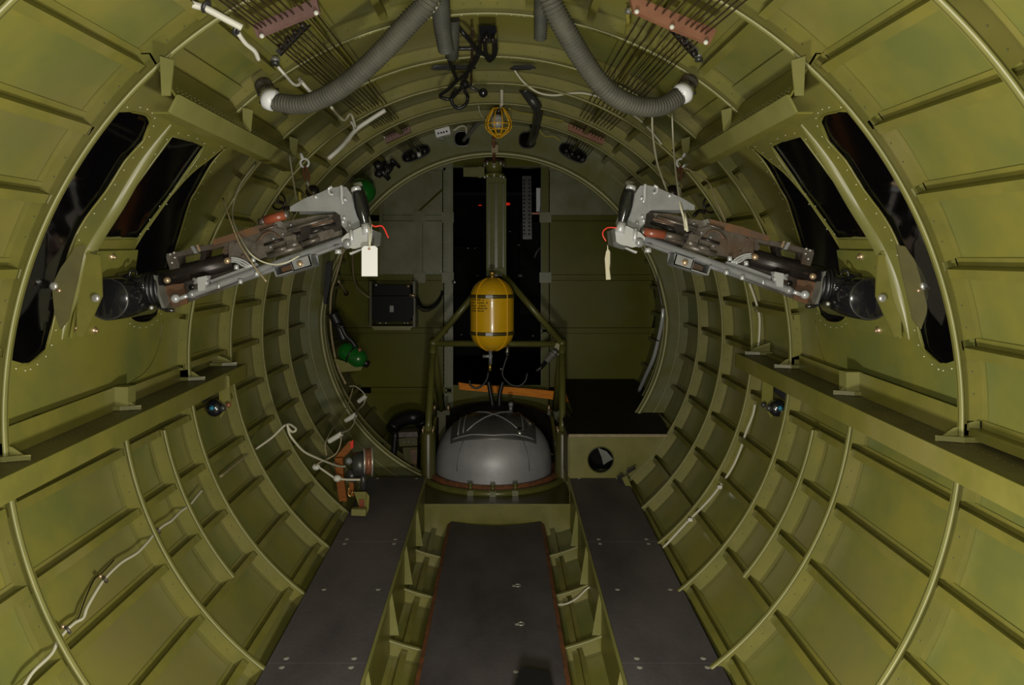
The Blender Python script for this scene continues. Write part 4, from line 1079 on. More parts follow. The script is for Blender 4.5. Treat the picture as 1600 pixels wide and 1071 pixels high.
for side in (1, -1):
    sx = (lambda x: x) if side > 0 else (lambda x: 1540-x)
    nm = 'right' if side > 0 else 'left'
    ye = 2.58
    e = thing('eye_bolt', 'white eye bolt under the end of the %s longeron' % nm, 'eye bolt', P(sx(1065), 255, ye))
    MB().torus(P(sx(1064), 255, ye), .0155, .0042, (0, 1, 0), 20, 8).build('eye', 'white_glossy', e)
    MB().cylr(P(sx(1067), 249, ye), P(sx(1070), 240, ye), .006, 8).build('shank', 'white_glossy', e)
    h = thing('snap_hook', 'worn copper snap hook hanging from the %s eye bolt' % nm, 'hook', P(sx(1063), 285, 2.5))
    MB().tube(smooth_path(PP([(sx(1064), 260, 2.575), (sx(1060), 266, 2.56), (sx(1057), 276, 2.54), (sx(1060), 284, 2.52), (sx(1064), 276, 2.54), (sx(1066), 264, 2.57)]), 5), .005, 8).build('hook_body', 'copper', h)
    MB().cylr(P(sx(1059), 282, 2.52), P(sx(1060), 292, 2.5), .006, 8).build('hook_swivel', 'screw', h)
    if side > 0:
        wire('sling_line', PP([(1061, 290, 2.5), (1066, 315, 2.4), (1070, 335, 2.06), (1074, 362, 2.045)]), .0042, 'cord_white', 'short white sling cord from the right hook to the gun top, right strand', 'cord')
        wire('sling_line', PP([(1050, 178, 2.35), (1053, 240, 2.3), (1061, 310, 2.08), (1068, 340, 2.055), (1071, 360, 2.045)]), .0030, 'cord_white', 'tan sling cord dropping past the right eye bolt to the gun top', 'cord')
        wire('sling_line', PP([(1019, 178, 2.35), (1020, 210, 2.33), (1027, 255, 2.3), (1040, 292, 2.2), (1048, 312, 2.12)]), .0034, 'cord_white', 'white cord dropping from the right hose to the silver gun frame', 'cord')
        wire('tie_line', PP([(1070, 262, 2.55), (1085, 270, 2.55), (1102, 281, 2.58), (1110, 290, 2.6), (1118, 312, 2.62), (1134, 346, 2.62)]), .003, 'cord_tan', 'tan cord running right from the right hook down the wall', 'cord')
    else:
        wire('sling_line', PP([(452, 240, 2.5), (458, 280, 2.4), (463, 310, 2.25), (468, 328, 2.1)]), .0030, 'cord_white', 'white cord dropping to the tip of the left silver gun frame', 'cord')
        wire('sling_line', PP([(479, 290, 2.5), (484, 300, 2.4), (492, 306, 2.25), (500, 312, 2.12)]), .0042, 'cord_tan', 'short tan sling cord from the left hook to the gun top', 'cord')
        wire('loose_wire', PP([(348, 310, 2.2), (360, 345, 2.1), (373, 378, 2.05), (385, 398, 2.02), (400, 420, 2.0), (416, 440, 1.98)]), .0026, 'cord_tan', 'stiff tan wire hanging slanted across the left gun, ending below it', 'wire')
        wire('loose_wire', PP([(400, 255, 2.5), (375, 290, 2.4), (364, 325, 2.3), (366, 350, 2.15), (385, 388, 2.02), (402, 405, 2.0), (425, 413, 1.99), (446, 411, 1.98), (468, 400, 2.0)]), .0024, 'cord_white', 'pale thin wire sagging in a curve over the left gun cradle', 'wire')
# ------------------------------------------------------------ overhead: ribbed hoses, control cables, fairleads
def hose(name, path, r0, r1, m, label, collar=None, ribs=True, pitch=.010):
    pts = smooth_path(path, 40); d = [0]
    for a, b in zip(pts[:-1], pts[1:]): d.append(d[-1]+(b-a).length)
    tot = d[-1]; n = int(tot/(pitch/4)); q = []; rr = []; j = 0
    for i in range(n+1):
        s = tot*i/n
        while j < len(d)-2 and d[j+1] < s: j += 1
        t = (s-d[j])/max(1e-9, d[j+1]-d[j]); q.append(pts[j].lerp(pts[j+1], min(1, max(0, t))))
        R_ = r0+(r1-r0)*i/n; rr.append(R_*(1+(.10*math.copysign(abs(cos(2*pi*s/pitch))**.6, cos(2*pi*s/pitch)) if ribs else 0)))
    t = thing(name, label, 'hose', path[-1])
    MB().tube(q, rr, 18).build('hose_body', m, t)
    return t, q
h1, q1 = hose('ribbed_hose', PP([(690, -60, 1.8), (668, 2, 1.82), (640, 34, 1.85), (602, 76, 1.9), (560, 116, 1.95), (520, 145, 2.0), (475, 163, 2.04), (430, 160, 2.07)]), .0285, .0255, 'hose_grey', 'large grey-green ribbed hose curving across the upper left')
h2, q2_ = hose('ribbed_hose', PP([(842, -60, 1.8), (862, 5, 1.82), (884, 48, 1.86), (912, 95, 1.92), (945, 138, 1.97), (985, 163, 2.02), (1030, 167, 2.06), (1062, 150, 2.09)]), .0285, .0255, 'hose_grey', 'large grey-green ribbed hose curving across the upper right')
for hh, c, e, s in ((h1, P(424, 157, 2.07), P(411, 132, 2.11), -1), (h2, P(1066, 147, 2.09), P(1078, 126, 2.12), 1)):
    ax = (e-c)
    MB().tube([q1[-1] if s < 0 else q2_[-1], c, c+ax*.25], [.0285, .033, .031], 18).build('end_collar', 'white_glossy', hh, label='glossy white end collar')
    L_ = ax.length
    MB().lathe([(.0005, L_*.2), (.026, L_*.2), (.029, L_*.3), (.029, L_*.5), (.023, L_*.55), (.023, L_*.7), (.027, L_*.75), (.027, L_*.95), (.02, L_*1.05), (.0005, L_*1.05)], c, ax, 18).build('end_connector', 'gun_steel', hh)
    for k in range(6):
        a = k*pi/3; u = ax.normalized(); x_ = u.orthogonal().normalized(); y_ = u.cross(x_)
        MB().sphere(c+ax*.28+(x_*cos(a)+y_*sin(a))*.031, .0055, 8, 5).build('connector_screw', 'gun_dark', hh)
MB().tube(PP([(663, 6, 1.83), (672, -6, 1.84)]), .033, 16).build('hose_coupling', 'cord_white', h1, label='pale coupling at the top end')
hose('ribbed_duct', PP([(686, -60, 1.9), (688, 0, 1.95), (691, 40, 2.0), (695, 66, 2.03), (697, 78, 2.05)]), .027, .022, 'hose_dark', 'upright dark ribbed duct hanging at the top left of centre', pitch=.007)
hose('ribbed_duct', PP([(846, -60, 1.95), (846, 0, 2.0), (845, 35, 2.04), (844, 62, 2.07)]), .023, .018, 'hose_dark', 'upright dark ribbed duct hanging at the top right of centre', pitch=.007)
MB().tube(PP([(708, 30, 2.25), (706, 90, 2.35)]), .022, 12).build('duct_stub', 'hose_dark', None, 'short dark pipe end behind the upper left upright duct', 'pipe')

def fairlead(side, y, pts, th, label, m, bolts):
    t = thing('cable_fairlead', label, 'fairlead', P(*pts[0], y))
    MB().prism(PP(pts, y), (0, th, 0)).build('block', m, t)
    for b in bolts: MB().sphere(P(*b, y-.004), .0065, 10, 6).build('bolt', 'white_paint', t)
    return t
fl1 = fairlead(-1, 1.74, [(394, 39), (494, -3), (499, 17), (401, 57)], .018, 'large mauve-brown cable guide block at the upper left, beside the ribbed hose', 'phenolic_dull', ((409, 56), (494, 20)))
fl2 = fairlead(1, 1.74, [(984, -6), (1000, -3), (1120, 46), (1110, 68), (1050, 44), (990, 17)], .018, 'large red-brown cable guide block at the upper right, beside the ribbed hose', 'phenolic', ((995, 18), (1050, 42), (1103, 66)))
fl3 = fairlead(-1, 3.73, [(599, 214), (640, 197), (642, 206), (603, 224)], .02, 'small red-brown cable guide block above the left oval hole', 'phenolic_dull', ((601, 214),))
fl4 = fairlead(1, 3.73, [(889, 193), (945, 217), (942, 226), (888, 203)], .02, 'small bright red-brown cable guide block above the right oval hole', 'phenolic', ())
def lerp2(a, b, t): return (a[0]+(b[0]-a[0])*t, a[1]+(b[1]-a[1])*t)
NC = 10
for s, A0, A1, B0, B1, D0, D1 in ((-1, (402, 45), (490, 8), (602, 216), (638, 202), (640, 248), (668, 232)), (1, (1006, 6), (1106, 54), (893, 199), (941, 219), (880, 232), (915, 250))):
    ts = [0.0, .07, .14, .24, .33, .44, .53, .64, .8, .95] if s < 0 else [0.05, .18, .3, .42, .55, .66, .74, .82, .9, .97]
    for k, t in enumerate(ts):
        a = P(*lerp2(A0, A1, t), 1.735); b = P(*lerp2(B0, B1, (k+.5)/NC), 3.725); c = P(*lerp2(D0, D1, (k+.5)/NC), 4.25)
        off = V((-.09 if s < 0 else .09, 0, -.055))
        back = a+off*(0.9+.1*k/NC); back = V((back.x, .5, back.z))
        end = V((c.x, 5.0, c.z+.03))
        mid = b.lerp(a, .5)+V((0, 0, random.uniform(-.004, .004)))
        rank = k if s < 0 else NC-1-k
        od = ('outermost', 'second', 'third', 'fourth', 'fifth', 'sixth', 'seventh', 'eighth', 'ninth', 'innermost')[rank]
        sd_ = 'left' if s < 0 else 'right'
        MB().tube([back, a, mid, b, c], .0022, 6).build('control_cable', 'cable_brown', None,
            ('%s of the ten thin cables running through the upper %s guide block' % (od, sd_)) if rank in (0, 9) else ('%s from outside of the ten thin cables through the upper %s guide block' % (od, sd_)), 'cable', 'control cables along the upper %s' % sd_)
# black pulley strips and brackets near the guides
for i, (pts, y, lab) in enumerate((([(430, 80), (437, 86), (492, 30), (486, 24)], 1.95, 'black slotted pulley bar behind the left cable guide block'), ([(1040, 38), (1046, 34), (1092, 78), (1086, 90)], 1.95, 'black slotted pulley bar behind the right cable guide block'))):
    t = thing('pulley_bar', lab, 'pulley bar', P(*pts[0], y))
    MB().prism(PP(pts, y), (0, .012, 0)).build('bar', 'gun_black', t)
    for k in range(5):
        c = P(pts[0][0]+(pts[3][0]-pts[0][0])*(k+.5)/5, pts[0][1]+(pts[3][1]-pts[0][1])*(k+.5)/5, y)
        MB().lathe([(.0005, 0), (.011, 0), (.008, .006), (.011, .012), (.0005, .012)], c, (1, 0, .5), 12).build('pulley', 'gun_dark', t)
for px, py, s in ((430, 98, -1), (1092, 92, 1)):
    t = thing('cable_clamp', 'grey clamp at the corner by the %s longeron' % ('left' if s < 0 else 'right'), 'clamp', P(px, py, 2.1))
    MB().sphere(P(px, py-5, 2.1), .014, 12, 8, (1, 1, .8)).build('clamp_head', 'grey_metal', t)
    MB().cylr(P(px, py+4, 2.1), P(px, py-4, 2.1), .012, 10).build('clamp_body', 'dark_metal', t)

# white bundle cords, upper left
def cordr(name, l, r, m, lab, cat='cord', n=6): return wire(name, PP(l), r, m, lab, cat, n=n)
cordr('wrapped_conduit', [(275, -8, 1.55), (300, 6, 1.56), (322, 13, 1.58), (350, 28, 1.6), (378, 43, 1.62)], .0085, 'white_paint', 'thick white wrapped cable at the top left edge, above the near frame')
cordr('wrapped_conduit', [(372, 52, 1.66), (384, 68, 1.7), (398, 80, 1.74), (404, 93, 1.78)], .0060, 'white_paint', 'short white wrapped cable curving below the top left clip')
cordr('wrapped_conduit', [(434, 104, 2.1), (446, 118, 2.12), (458, 131, 2.14), (466, 133, 2.14), (472, 126, 2.15)], .005, 'white_paint', 'white cable bending away from the grey clamp beside the left hose end')
cordr('wrapped_conduit', [(468, 124, 2.2), (480, 138, 2.24), (492, 148, 2.28), (505, 146, 2.3)], .006, 'white_paint', 'white cable passing behind the left ribbed hose')
cordr('wrapped_conduit', [(518, 168, 2.4), (528, 180, 2.5), (538, 188, 2.55), (548, 178, 2.6), (556, 200, 2.7)], .005, 'cord_white', 'thin white cable hanging just under the left ribbed hose')
cordr('wire_bundle', [(513, 248, 2.96), (535, 228, 2.96), (556, 203, 2.96), (580, 186, 2.96), (602, 172, 2.96)], .0100, 'white_paint', 'thick white wire bundle laid along the ring frame left of the small guide')
cordr('wire_bundle', [(543, 222, 2.96), (552, 208, 2.96), (553, 198, 2.96), (548, 190, 2.96)], .006, 'white_paint', 'short white branch splitting off the left wire bundle')
for (px, py, y) in ((322, 10, 1.575), (370, 46, 1.64)):
    t = MB(); a = P(px, py, y); t.torus(a, .012, .0045, (.8, .1, -.5), 16, 6); t.build('cable_clip', 'dark_metal', None, 'dark cable clip on the white cable, %s' % ('at the top edge' if px < 350 else 'just above the near left frame'), 'clip')
# cords upper right
cordr('ceiling_line', [(799, 99, 2.95), (808, 116, 2.97), (822, 132, 2.98), (842, 145, 2.99), (866, 149, 2.99), (890, 146, 2.99), (914, 146, 2.98), (945, 155, 2.98), (975, 170, 2.98), (1000, 188, 2.98), (1020, 208, 2.98), (1034, 226, 2.98)], .0052, 'cord_white', 'white cord sagging along the ceiling frame right of centre')
cordr('yellow_rope', [(1004, -8, 1.9), (990, 10, 1.95), (981, 22, 2.0), (982, 38, 2.1), (974, 58, 2.3), (968, 82, 2.5), (954, 112, 2.8), (930, 150, 3.2), (906, 182, 3.6)], .0065, 'rope_yellow', 'yellow frayed rope hanging from the top beside the right guide block')
MB().sphere(P(982, 17, 1.97), .010, 12, 8).build('rope_clamp', 'grey_metal', None, 'small grey clamp on the yellow rope', 'clamp')
# junction box and tangle of black leads
t = thing('junction_box', 'black electrical junction box under the ceiling frame, leads coming out', 'box', P(760, 58, 2.3))
MB().prism(PP([(748, 40), (774, 40), (776, 50), (771, 60), (750, 60)], 2.28), (0, .05, 0)).build('case', 'gun_black', t)
for px, py in ((760, 53), (770, 57), (757, 57)): MB().cylr(P(px, py, 2.275), P(px, py+8, 2.275), .007, 8).build('gland', 'gun_dark', t)
leads = [
 ([(716, 42, 2.7), (726, 54, 2.68), (738, 68, 2.66), (748, 80, 2.66), (762, 88, 2.66), (771, 90, 2.66), (775, 78, 2.65), (774, 62, 2.62)], 'black lead looping right under the junction box'),
 ([(757, 60, 2.62), (758, 76, 2.63), (760, 88, 2.64), (765, 95, 2.64), (771, 88, 2.64), (772, 70, 2.63), (770, 62, 2.62)], 'black lead in a tight U under the junction box'),
 ([(750, 60, 2.62), (750, 76, 2.66), (746, 90, 2.7), (738, 104, 2.8), (726, 118, 2.88), (712, 128, 2.9), (700, 140, 2.9), (688, 149, 2.9), (694, 154, 2.9), (704, 154, 2.9), (714, 145, 2.9), (724, 134, 2.9)], 'long black lead slanting down left to the black ball socket'),
 ([(748, 84, 2.66), (738, 96, 2.75), (732, 108, 2.85), (728, 122, 2.9)], 'short black lead reaching the black ball socket'),
 ([(710, 45, 2.7), (703, 62, 2.7), (700, 80, 2.75), (704, 100, 2.8), (713, 122, 2.88)], 'black lead hanging left beside the upright duct'),
 ([(712, 75, 2.7), (722, 76, 2.7), (740, 76, 2.68), (746, 80, 2.67)], 'black lead running level to the tangle'),
 ([(738, 42, 2.7), (738, 70, 2.72), (737, 100, 2.8), (736, 132, 2.88)], 'thin brown lead hanging straight down past the black ball socket'),
 ([(712, 140, 2.9), (706, 150, 2.9), (707, 162, 2.92), (716, 169, 2.92), (727, 164, 2.92), (731, 152, 2.92), (726, 142, 2.9)], 'round black loop of lead below the black ball socket'),
]
for i, (l, lab) in enumerate(leads): l = [(x, y_, min(2.9, 2.3+max(0, y_-55)/100*.62)) for x, y_, _ in l]; cordr('black_lead', l, .0075 if i != 6 else .005, 'rubber_black' if i != 6 else 'cable_brown', lab, 'lead')
t = thing('ball_socket', 'black ball socket arm under the ceiling, shiny knob at its right end', 'socket', P(726, 134, 2.9))
MB().sphere(P(726, 132, 2.9), .020, 14, 8).build('socket_body', 'rubber_black', t)
MB().cylr(P(733, 135, 2.9), P(752, 144, 2.93), .007, 8).build('arm', 'dark_metal', t)
MB().sphere(P(755, 145, 2.92), .0195, 16, 10).build('knob', 'gun_black', t)
# dark elbow pipe through the right round hole
cordr('elbow_pipe', [(818, 138, 3.30), (828, 152, 3.34), (838, 166, 3.37), (841, 176, 3.5), (839, 190, 3.72), (835, 208, 3.92), (830, 220, 4.12), (826, 226, 4.3)], .026, 'dark_metal', 'dark grey elbow pipe bending down into the right round hole', 'pipe')
MB().torus(P(837, 196, 3.86), .029, .006, (0, .4, .9), 20, 6).build('pipe_clamp', 'gun_dark', None, 'dark band clamp round the elbow pipe', 'clamp')
cordr('lamp_conduit', [(760, 180, 3.9), (748, 192, 4.0), (736, 206, 4.1), (724, 220, 4.2)], .0125, 'grey_metal', 'grey conduit slanting down into the left round hole', 'conduit')
cordr('outlet_line', [(709, 204, 4.08), (718, 198, 4.08), (727, 198, 4.1), (729, 208, 4.14), (727, 218, 4.2)], .006, 'cord_white', 'thin pale cord from the white outlet box into the left round hole', 'cord')
cordr('thin_wire', [(748, 166, 3.6), (750, 176, 3.65), (756, 184, 3.7), (760, 186, 3.75)], .003, 'cord_white', 'very thin pale wire left of the caged lamp', 'wire')
cordr('amber_wire', [(795, 170, 3.5), (815, 176, 3.6), (850, 182, 3.7), (888, 191, 3.8)], .004, 'rope_yellow', 'amber wire running from the caged lamp to the right small guide block', 'wire')
cordr('amber_wire', [(842, 203, 4.1), (852, 213, 4.12), (865, 213, 4.13), (876, 220, 4.14)], .004, 'rope_yellow', 'amber wire sagging between the elbow pipe and the right oval hole', 'wire')
for i, (a, b) in enumerate((((852, 174), (849, 182)), ((844, 193), (842, 202)))):
    MB().cylr(P(*a, 3.85), P(*b, 3.85), .0045, 6).build('cable_tie', 'cord_white', None, '%s pale cable tie right of the elbow pipe' % ('upper' if i == 0 else 'lower'), 'tie')
# white outlet box
t = thing('outlet_box', 'white electrical outlet box on the deep frame left of the caged lamp', 'outlet', P(692, 216, 4.1))
MB().prism(PP([(678, 200), (700, 195), (704, 209), (682, 215)], 4.10), (0, .05, 0)).build('case', 'white_paint', t)
MB().prism(PP([(680, 203), (702, 198), (704, 209), (682, 215)], 4.093), (0, .006, 0)).build('cover_plate', 'white_glossy', t)
for px, py in ((685, 208.5), (689.5, 207.6), (693.5, 206.8), (698, 205.5)):
    MB().lathe([(.0005, .001), (.0055, .001), (.006, 0)], P(px, py, 4.091), (0, -1, 0), 10).build('socket_hole', 'gun_black', t)
MB().box(P(691.5, 217, 4.12), (.024, .02, .02)).build('bottom_plug', 'grey_metal', t)
# caged work lamp
LY = 3.62; lc = P(779, 194, LY)
t = thing('caged_work_lamp', 'yellow wire-caged work lamp hanging under the ceiling frame', 'lamp', lc)
MB().sphere(lc+V((-.006, 0, .012)), .034, 16, 10, (1, 1, 1.15)).build('bulb', 'bulb', t)
MB().cylr(P(779, 168, LY), P(779, 178, LY), .022, 12).build('lamp_cap', 'gun_dark', t)
cr = thing_r = None
for k in range(10):
    a = 2*pi*k/10; path = []
    for i in range(9):
        tt = i/8; rr_ = .030+.040*sin(pi*min(1, tt*1.15)*.62+.15); z = P(779, 169, LY).z+(P(779, 215, LY).z-P(779, 169, LY).z)*tt
        rr_ = .030+(.068-.030)*sin(min(1.0, tt/.6)*pi/2) if tt < .6 else .068*cos((tt-.6)/.4*pi/2*.9)
        path.append(V((lc.x+rr_*cos(a), LY+rr_*sin(a), z)))
    MB().tube(path, .0028, 6).build('cage_wire', 'cage_yellow', t)
for py, r_ in ((171, .033), (196, .068), (205, .057), (212, .026)):
    MB().torus(P(779, py, LY), r_, .0028, (0, 0, 1), 24, 6).build('cage_hoop', 'cage_yellow', t)
mb = MB(); a = P(784, 134, 3.33); b = P(784, 162, 3.36); mb.tube([b, P(781, 170, 3.6)], .008, 6); mb.tube([a, b], .009, 6); mb.build('hanging_strap', 'cord_white', t)

# dark cable plugs by the left oval hole
t = thing('plug_cluster', 'cluster of black cable plugs on the deep frame left of the oval hole', 'plugs', P(598, 280, 4.12))
for (a, b, r_) in (((586, 262), (612, 248), .028), ((590, 276), (600, 254), .024), ((604, 270), (617, 252), .020), ((596, 266), (606, 278), .018), ((611, 250), (618, 256), .012)):
    MB().lathe([(.0005, 0), (r_*.8, 0), (r_, .01), (r_, .04), (r_*.8, .045), (r_*.8, .07), (.0005, .07)], P(*a, 4.1), P(*b, 4.12)-P(*a, 4.1), 14).build('plug', 'rubber_black', t)
for k, (l, lab) in enumerate(((([(607, 258, 4.1), (603, 268, 4.08), (604, 276, 4.1)]), ''),)):
    MB().tube(PP(l), .006, 8).build('plug_ring', 'dark_metal', t)
t = thing('plug_cluster', 'dark cable plugs crowded inside the right oval hole', 'plugs', P(902, 245, 4.3))
for px, py in ((884, 236), (893, 241), (903, 245), (911, 252)):
    MB().lathe([(.0005, 0), (.014, 0), (.018, .01), (.018, .05), (.0005, .05)], P(px, py, 4.23), (.3, 1, .2), 12).build('plug', 'gun_dark' if px != 911 else 'grey_metal', t)
t = thing('hole_pulleys', 'pulleys and pale strips inside the left oval hole', 'pulleys', P(650, 245, 4.3))
for px, py in ((634, 250), (643, 244), (652, 243), (661, 237), (668, 234)):
    MB().lathe([(.0005, 0), (.022, 0), (.016, .008), (.022, .016), (.0005, .016)], P(px, py, 4.235), (.4, .2, .15), 14).build('pulley', 'dark_metal' if px != 652 else 'white_paint', t)

# green oxygen bottles
def gbottle(c, R, ax, L, lab, extra=None):
    t = thing('green_bottle', lab, 'bottle', c)
    ax = V(ax).normalized(); pr = []
    for i in range(9): q = -pi/2+pi/2*i/8; pr.append((max(.0005, R*cos(q)), R+R*sin(q)))
    for i in range(9): q = pi/2*i/8; pr.append((max(.0005, R*cos(q)), L-R+R*sin(q)))
    MB().lathe(pr, c, ax, 28).build('shell', 'green_bottle', t, merge=True); return t, ax
t, ax = gbottle(P(567, 303, 3.62), .068, (-.1, .5, .15), .25, 'green oxygen bottle high on the left wall, behind the gun grips')
t, ax = gbottle(P(530, 543, 4.05), .054, (.7, -.15, -.38), .185, 'green oxygen bottle lying on a bracket low on the left wall')
c = P(530, 543, 4.05)
MB().torus(c+ax*.09, .0555, .005, ax, 24, 6).build('band', 'gun_dark', t)
MB().lathe([(.0005, .02), (.02, .02), (.02, 0)], c+ax*.183, ax, 12).build('neck', 'gun_dark', t)
t2 = thing('bottle_bracket', 'olive bracket shelf holding the low green bottle', 'bracket', P(540, 575, 4.1))
MB().prism([P(522, 560, 4.0), P(567, 574, 4.0), P(564, 579, 4.0), P(532, 582, 4.0)], (0, .14, 0)).build('shelf', 'primer_frame', t2)
MB().prism([P(522, 558, 4.12), P(566, 572, 4.12), P(567, 576, 4.12), P(522, 566, 4.12)], (0, .01, 0)).build('shelf_edge', 'primer_cap', t2)
t = thing('hose_regulator', 'black regulator with hoses on the left wall above the low green bottle', 'regulator', P(530, 530, 4.15))
mb = MB(); mb.tube(smooth_path(PP([(520, 490, 4.05), (526, 502, 4.05), (532, 516, 4.05), (538, 532, 4.05)]), 5), [.026]*15+[.03], 12) if False else mb.tube(smooth_path(PP([(520, 490, 4.05), (526, 502, 4.05), (532, 516, 4.05), (538, 532, 4.05)]), 5), .030, 12)
mb.build('body', 'rubber_black', t)
MB().tube(smooth_path(PP([(526, 508, 4.0), (534, 512, 4.0), (540, 524, 4.0), (550, 534, 4.0), (556, 543, 4.0)]), 5), .013, 8).build('hose', 'rubber_black', t)
MB().cylr(P(527, 512, 3.98), P(537, 510, 3.98), .005, 8).build('gauge', 'dark_metal', t)
MB().sphere(P(562, 547, 4.0), .012, 10, 6).build('brass_nut', 'copper', t)
# left conduits on the wall
cordr('left_conduit', [(537, 388, 3.9), (525, 432, 4.0), (518, 455, 4.05), (516, 485, 4.1), (517, 515, 4.1), (521, 545, 4.05), (528, 575, 4.0), (540, 600, 3.95)], .0065, 'cord_tan', 'tan cable running down the left wall from the gun to the low bottle', 'cable')
cordr('left_conduit', [(529, 440, 4.0), (537, 452, 4.3), (541, 459, 4.5)], .006, 'cord_tan', 'short tan cable branching to a wall clip left of the electrical box', 'cable')
MB().prism(PP([(509, 412), (519, 408), (516, 440), (509, 476), (505, 474)], 3.95), (0, .03, 0)).build('dark_duct', 'rubber_black', None, 'narrow black strip on the left wall behind the gun tag', 'duct')
MB().sphere(P(541, 459, 4.6), .016, 10, 6).build('wall_clip', 'gun_dark', None, 'small dark clip on the bulkhead left of the electrical box', 'clip')
# right conduits
t = thing('steel_conduit', 'bright bare metal pipe running down the right wall to the black box top', 'pipe', P(998, 610, 4.6))
MB().tube(smooth_path(PP([(1036, 482, 4.12), (1035, 498, 4.12), (1030, 525, 4.15), (1021, 560, 4.2), (1010, 585, 4.3), (998, 612, 4.45)]), 5), .0115, 10).build('pipe', 'silver_bright', t)
MB().torus(P(1026, 532, 4.15), .013, .004, (0.3, 0, 1), 16, 6).build('pipe_clip', 'gun_dark', t)
cordr('thin_conduit', [(1025, 430, 4.0), (1030, 455, 4.1), (1035, 480, 4.12)], .004, 'grey_metal', 'thin grey line joining the top of the bright pipe', 'pipe')
cordr('right_line', [(1171, 443, 2.97), (1178, 462, 2.97), (1184, 482, 2.97), (1187, 500, 2.97), (1186, 530, 2.97), (1183, 552, 2.97)], .0052, 'cord_white', 'white cord on the right ring frame above the sill')
cordr('right_line', [(1180, 632, 2.97), (1176, 650, 2.97), (1166, 675, 2.97), (1158, 700, 2.97), (1145, 730, 2.97), (1125, 760, 2.97), (1105, 785, 2.97), (1075, 815, 2.97), (1050, 842, 2.97), (1032, 861, 2.97)], .0055, 'cord_white', 'white cord following the right ring frame down to the floor')
for i, (px, py) in enumerate(((1124, 761), (1078, 812), (1186, 484))):
    MB().box(P(px, py, 2.955), (.018, .012, .014)).build('cord_clip', 'screw', None, 'metal clip on the right wall cord, %s' % ('middle of three', 'lowest of three', 'topmost of three')[i], 'clip')
cordr('keel_wire', [(868, 946, 2.90), (885, 944, 2.91), (902, 935, 2.92), (918, 920, 2.93), (932, 914, 2.95)], .004, 'cord_white', 'white wire crossing the bay between walkway and right floor')
# left wall cord with clamps
def onw(px, py, R=1.118): 
    y, ph = cyl(px, py, R); return surf(ph, y, R)
def wallcord(pts, r, m, lab, R=1.118, name='wall_line'): return MB().tube(smooth_path([onw(x, y, R) for x, y in pts], 6), r, 7).build(name, m, None, lab, 'cord')
wallcord([(36, 1075), (52, 1050), (80, 1023), (90, 1003), (100, 990), (106, 983)], .0042, 'cord_white', 'white wall cord at the lower left corner, below the lowest clamp')
wallcord([(106, 983), (118, 973), (130, 966), (136, 950), (150, 925), (161, 908)], .0042, 'cord_white', 'twisted white wall cord between the two lower left clamps')
wallcord([(163, 906), (175, 893), (192, 878), (215, 864), (232, 846), (240, 836)], .0040, 'cord_white', 'white wall cord between the upper clamp and the near frame')
wallcord([(242, 833), (255, 822), (268, 814), (282, 800), (296, 790), (306, 778), (316, 766)], .0042, 'cord_white', 'white wall cord crossing the short left frame')
wallcord([(345, 745), (365, 728), (385, 712), (400, 700)], .0045, 'cord_tan', 'dull wall cord beyond the short left frame', 1.135)
wallcord([(106, 982), (120, 969), (125, 960), (130, 945), (138, 925), (148, 905), (160, 895), (178, 876)], .0016, 'gun_dark', 'thin dark wire beside the lower left wall cord', 1.15)
for i, (px, py) in enumerate(((106, 985), (164, 906), (247, 830))):
    t = thing('cord_clamp', 'brown clamp holding the left wall cord, %s' % ('lowest of three', 'middle of three', 'topmost of three')[i], 'clamp', onw(px, py))
    c = onw(px, py); MB().torus(c, .0085, .0035, (.5, .6, .4), 14, 6).build('ring', 'gun_steel', t); MB().sphere(c+V((-.012, 0, .008)), .0055, 8, 5).build('screw', 'bolt_brass', t)

# insulator tubes with their cord, lower left
ins = [((560, 628), (572, 619), 3.95), ((540, 658), (556, 648), 3.6), ((514, 690), (534, 678), 3.3)]
for i, (a, b, y) in enumerate(ins):
    A = P(*a, y); B = P(*b, y-.02); L = (B-A).length
    t = thing('insulator_tube', 'white ceramic tube standing off the left wall, %s of three' % ('farthest', 'middle', 'nearest')[i], 'insulator', A)
    MB().lathe([(.0005, 0), (.012, 0), (.0125, .004), (.0125, L-.004), (.011, L), (.0005, L)], A, B-A, 14).build('tube', 'white_paint', t)
    MB().sphere(B, .0045, 8, 5).build('hole', 'gun_dark', t)
cordr('drop_line', [(572, 620, 3.93), (568, 632, 3.9), (560, 640, 3.8), (556, 648, 3.6)], .0035, 'cord_white', 'thin cord between the farthest and middle white tubes')
cordr('drop_line', [(555, 650, 3.57), (553, 662, 3.5), (545, 672, 3.4), (536, 676, 3.3), (533, 680, 3.28)], .0035, 'cord_white', 'thin cord between the middle and nearest white tubes')
cordr('drop_line', [(546, 604, 3.95), (555, 604, 3.95), (566, 612, 3.93), (572, 620, 3.92)], .003, 'cord_white', 'thin cord from the wall to the farthest white tube')
cordr('drop_line', [(533, 681, 3.27), (532, 694, 3.25), (526, 708, 3.22), (515, 716, 3.2), (500, 723, 3.18), (493, 728, 3.18)], .0035, 'cord_tan', 'thin cord from the nearest white tube to the cord knob')
cordr('drop_line', [(510, 712, 3.2), (508, 700, 3.22), (510, 688, 3.25), (520, 670, 3.4), (532, 655, 3.6), (544, 632, 3.8), (552, 605, 3.9)], .0035, 'cord_tan', 'dull cord running up behind the three white tubes')
cordr('signal_line', [(400, 702, 2.95), (425, 684, 2.95), (447, 664, 2.95), (460, 668, 2.93), (462, 673, 2.92), (456, 675, 2.92), (450, 668, 2.92), (449, 664, 2.92), (452, 678, 2.92), (460, 690, 2.93), (475, 706, 2.98), (495, 716, 3.05), (515, 724, 3.15), (530, 729, 3.25), (540, 729, 3.3)], .0052, 'cord_white', 'white cord looping off the left wall down to the winch')
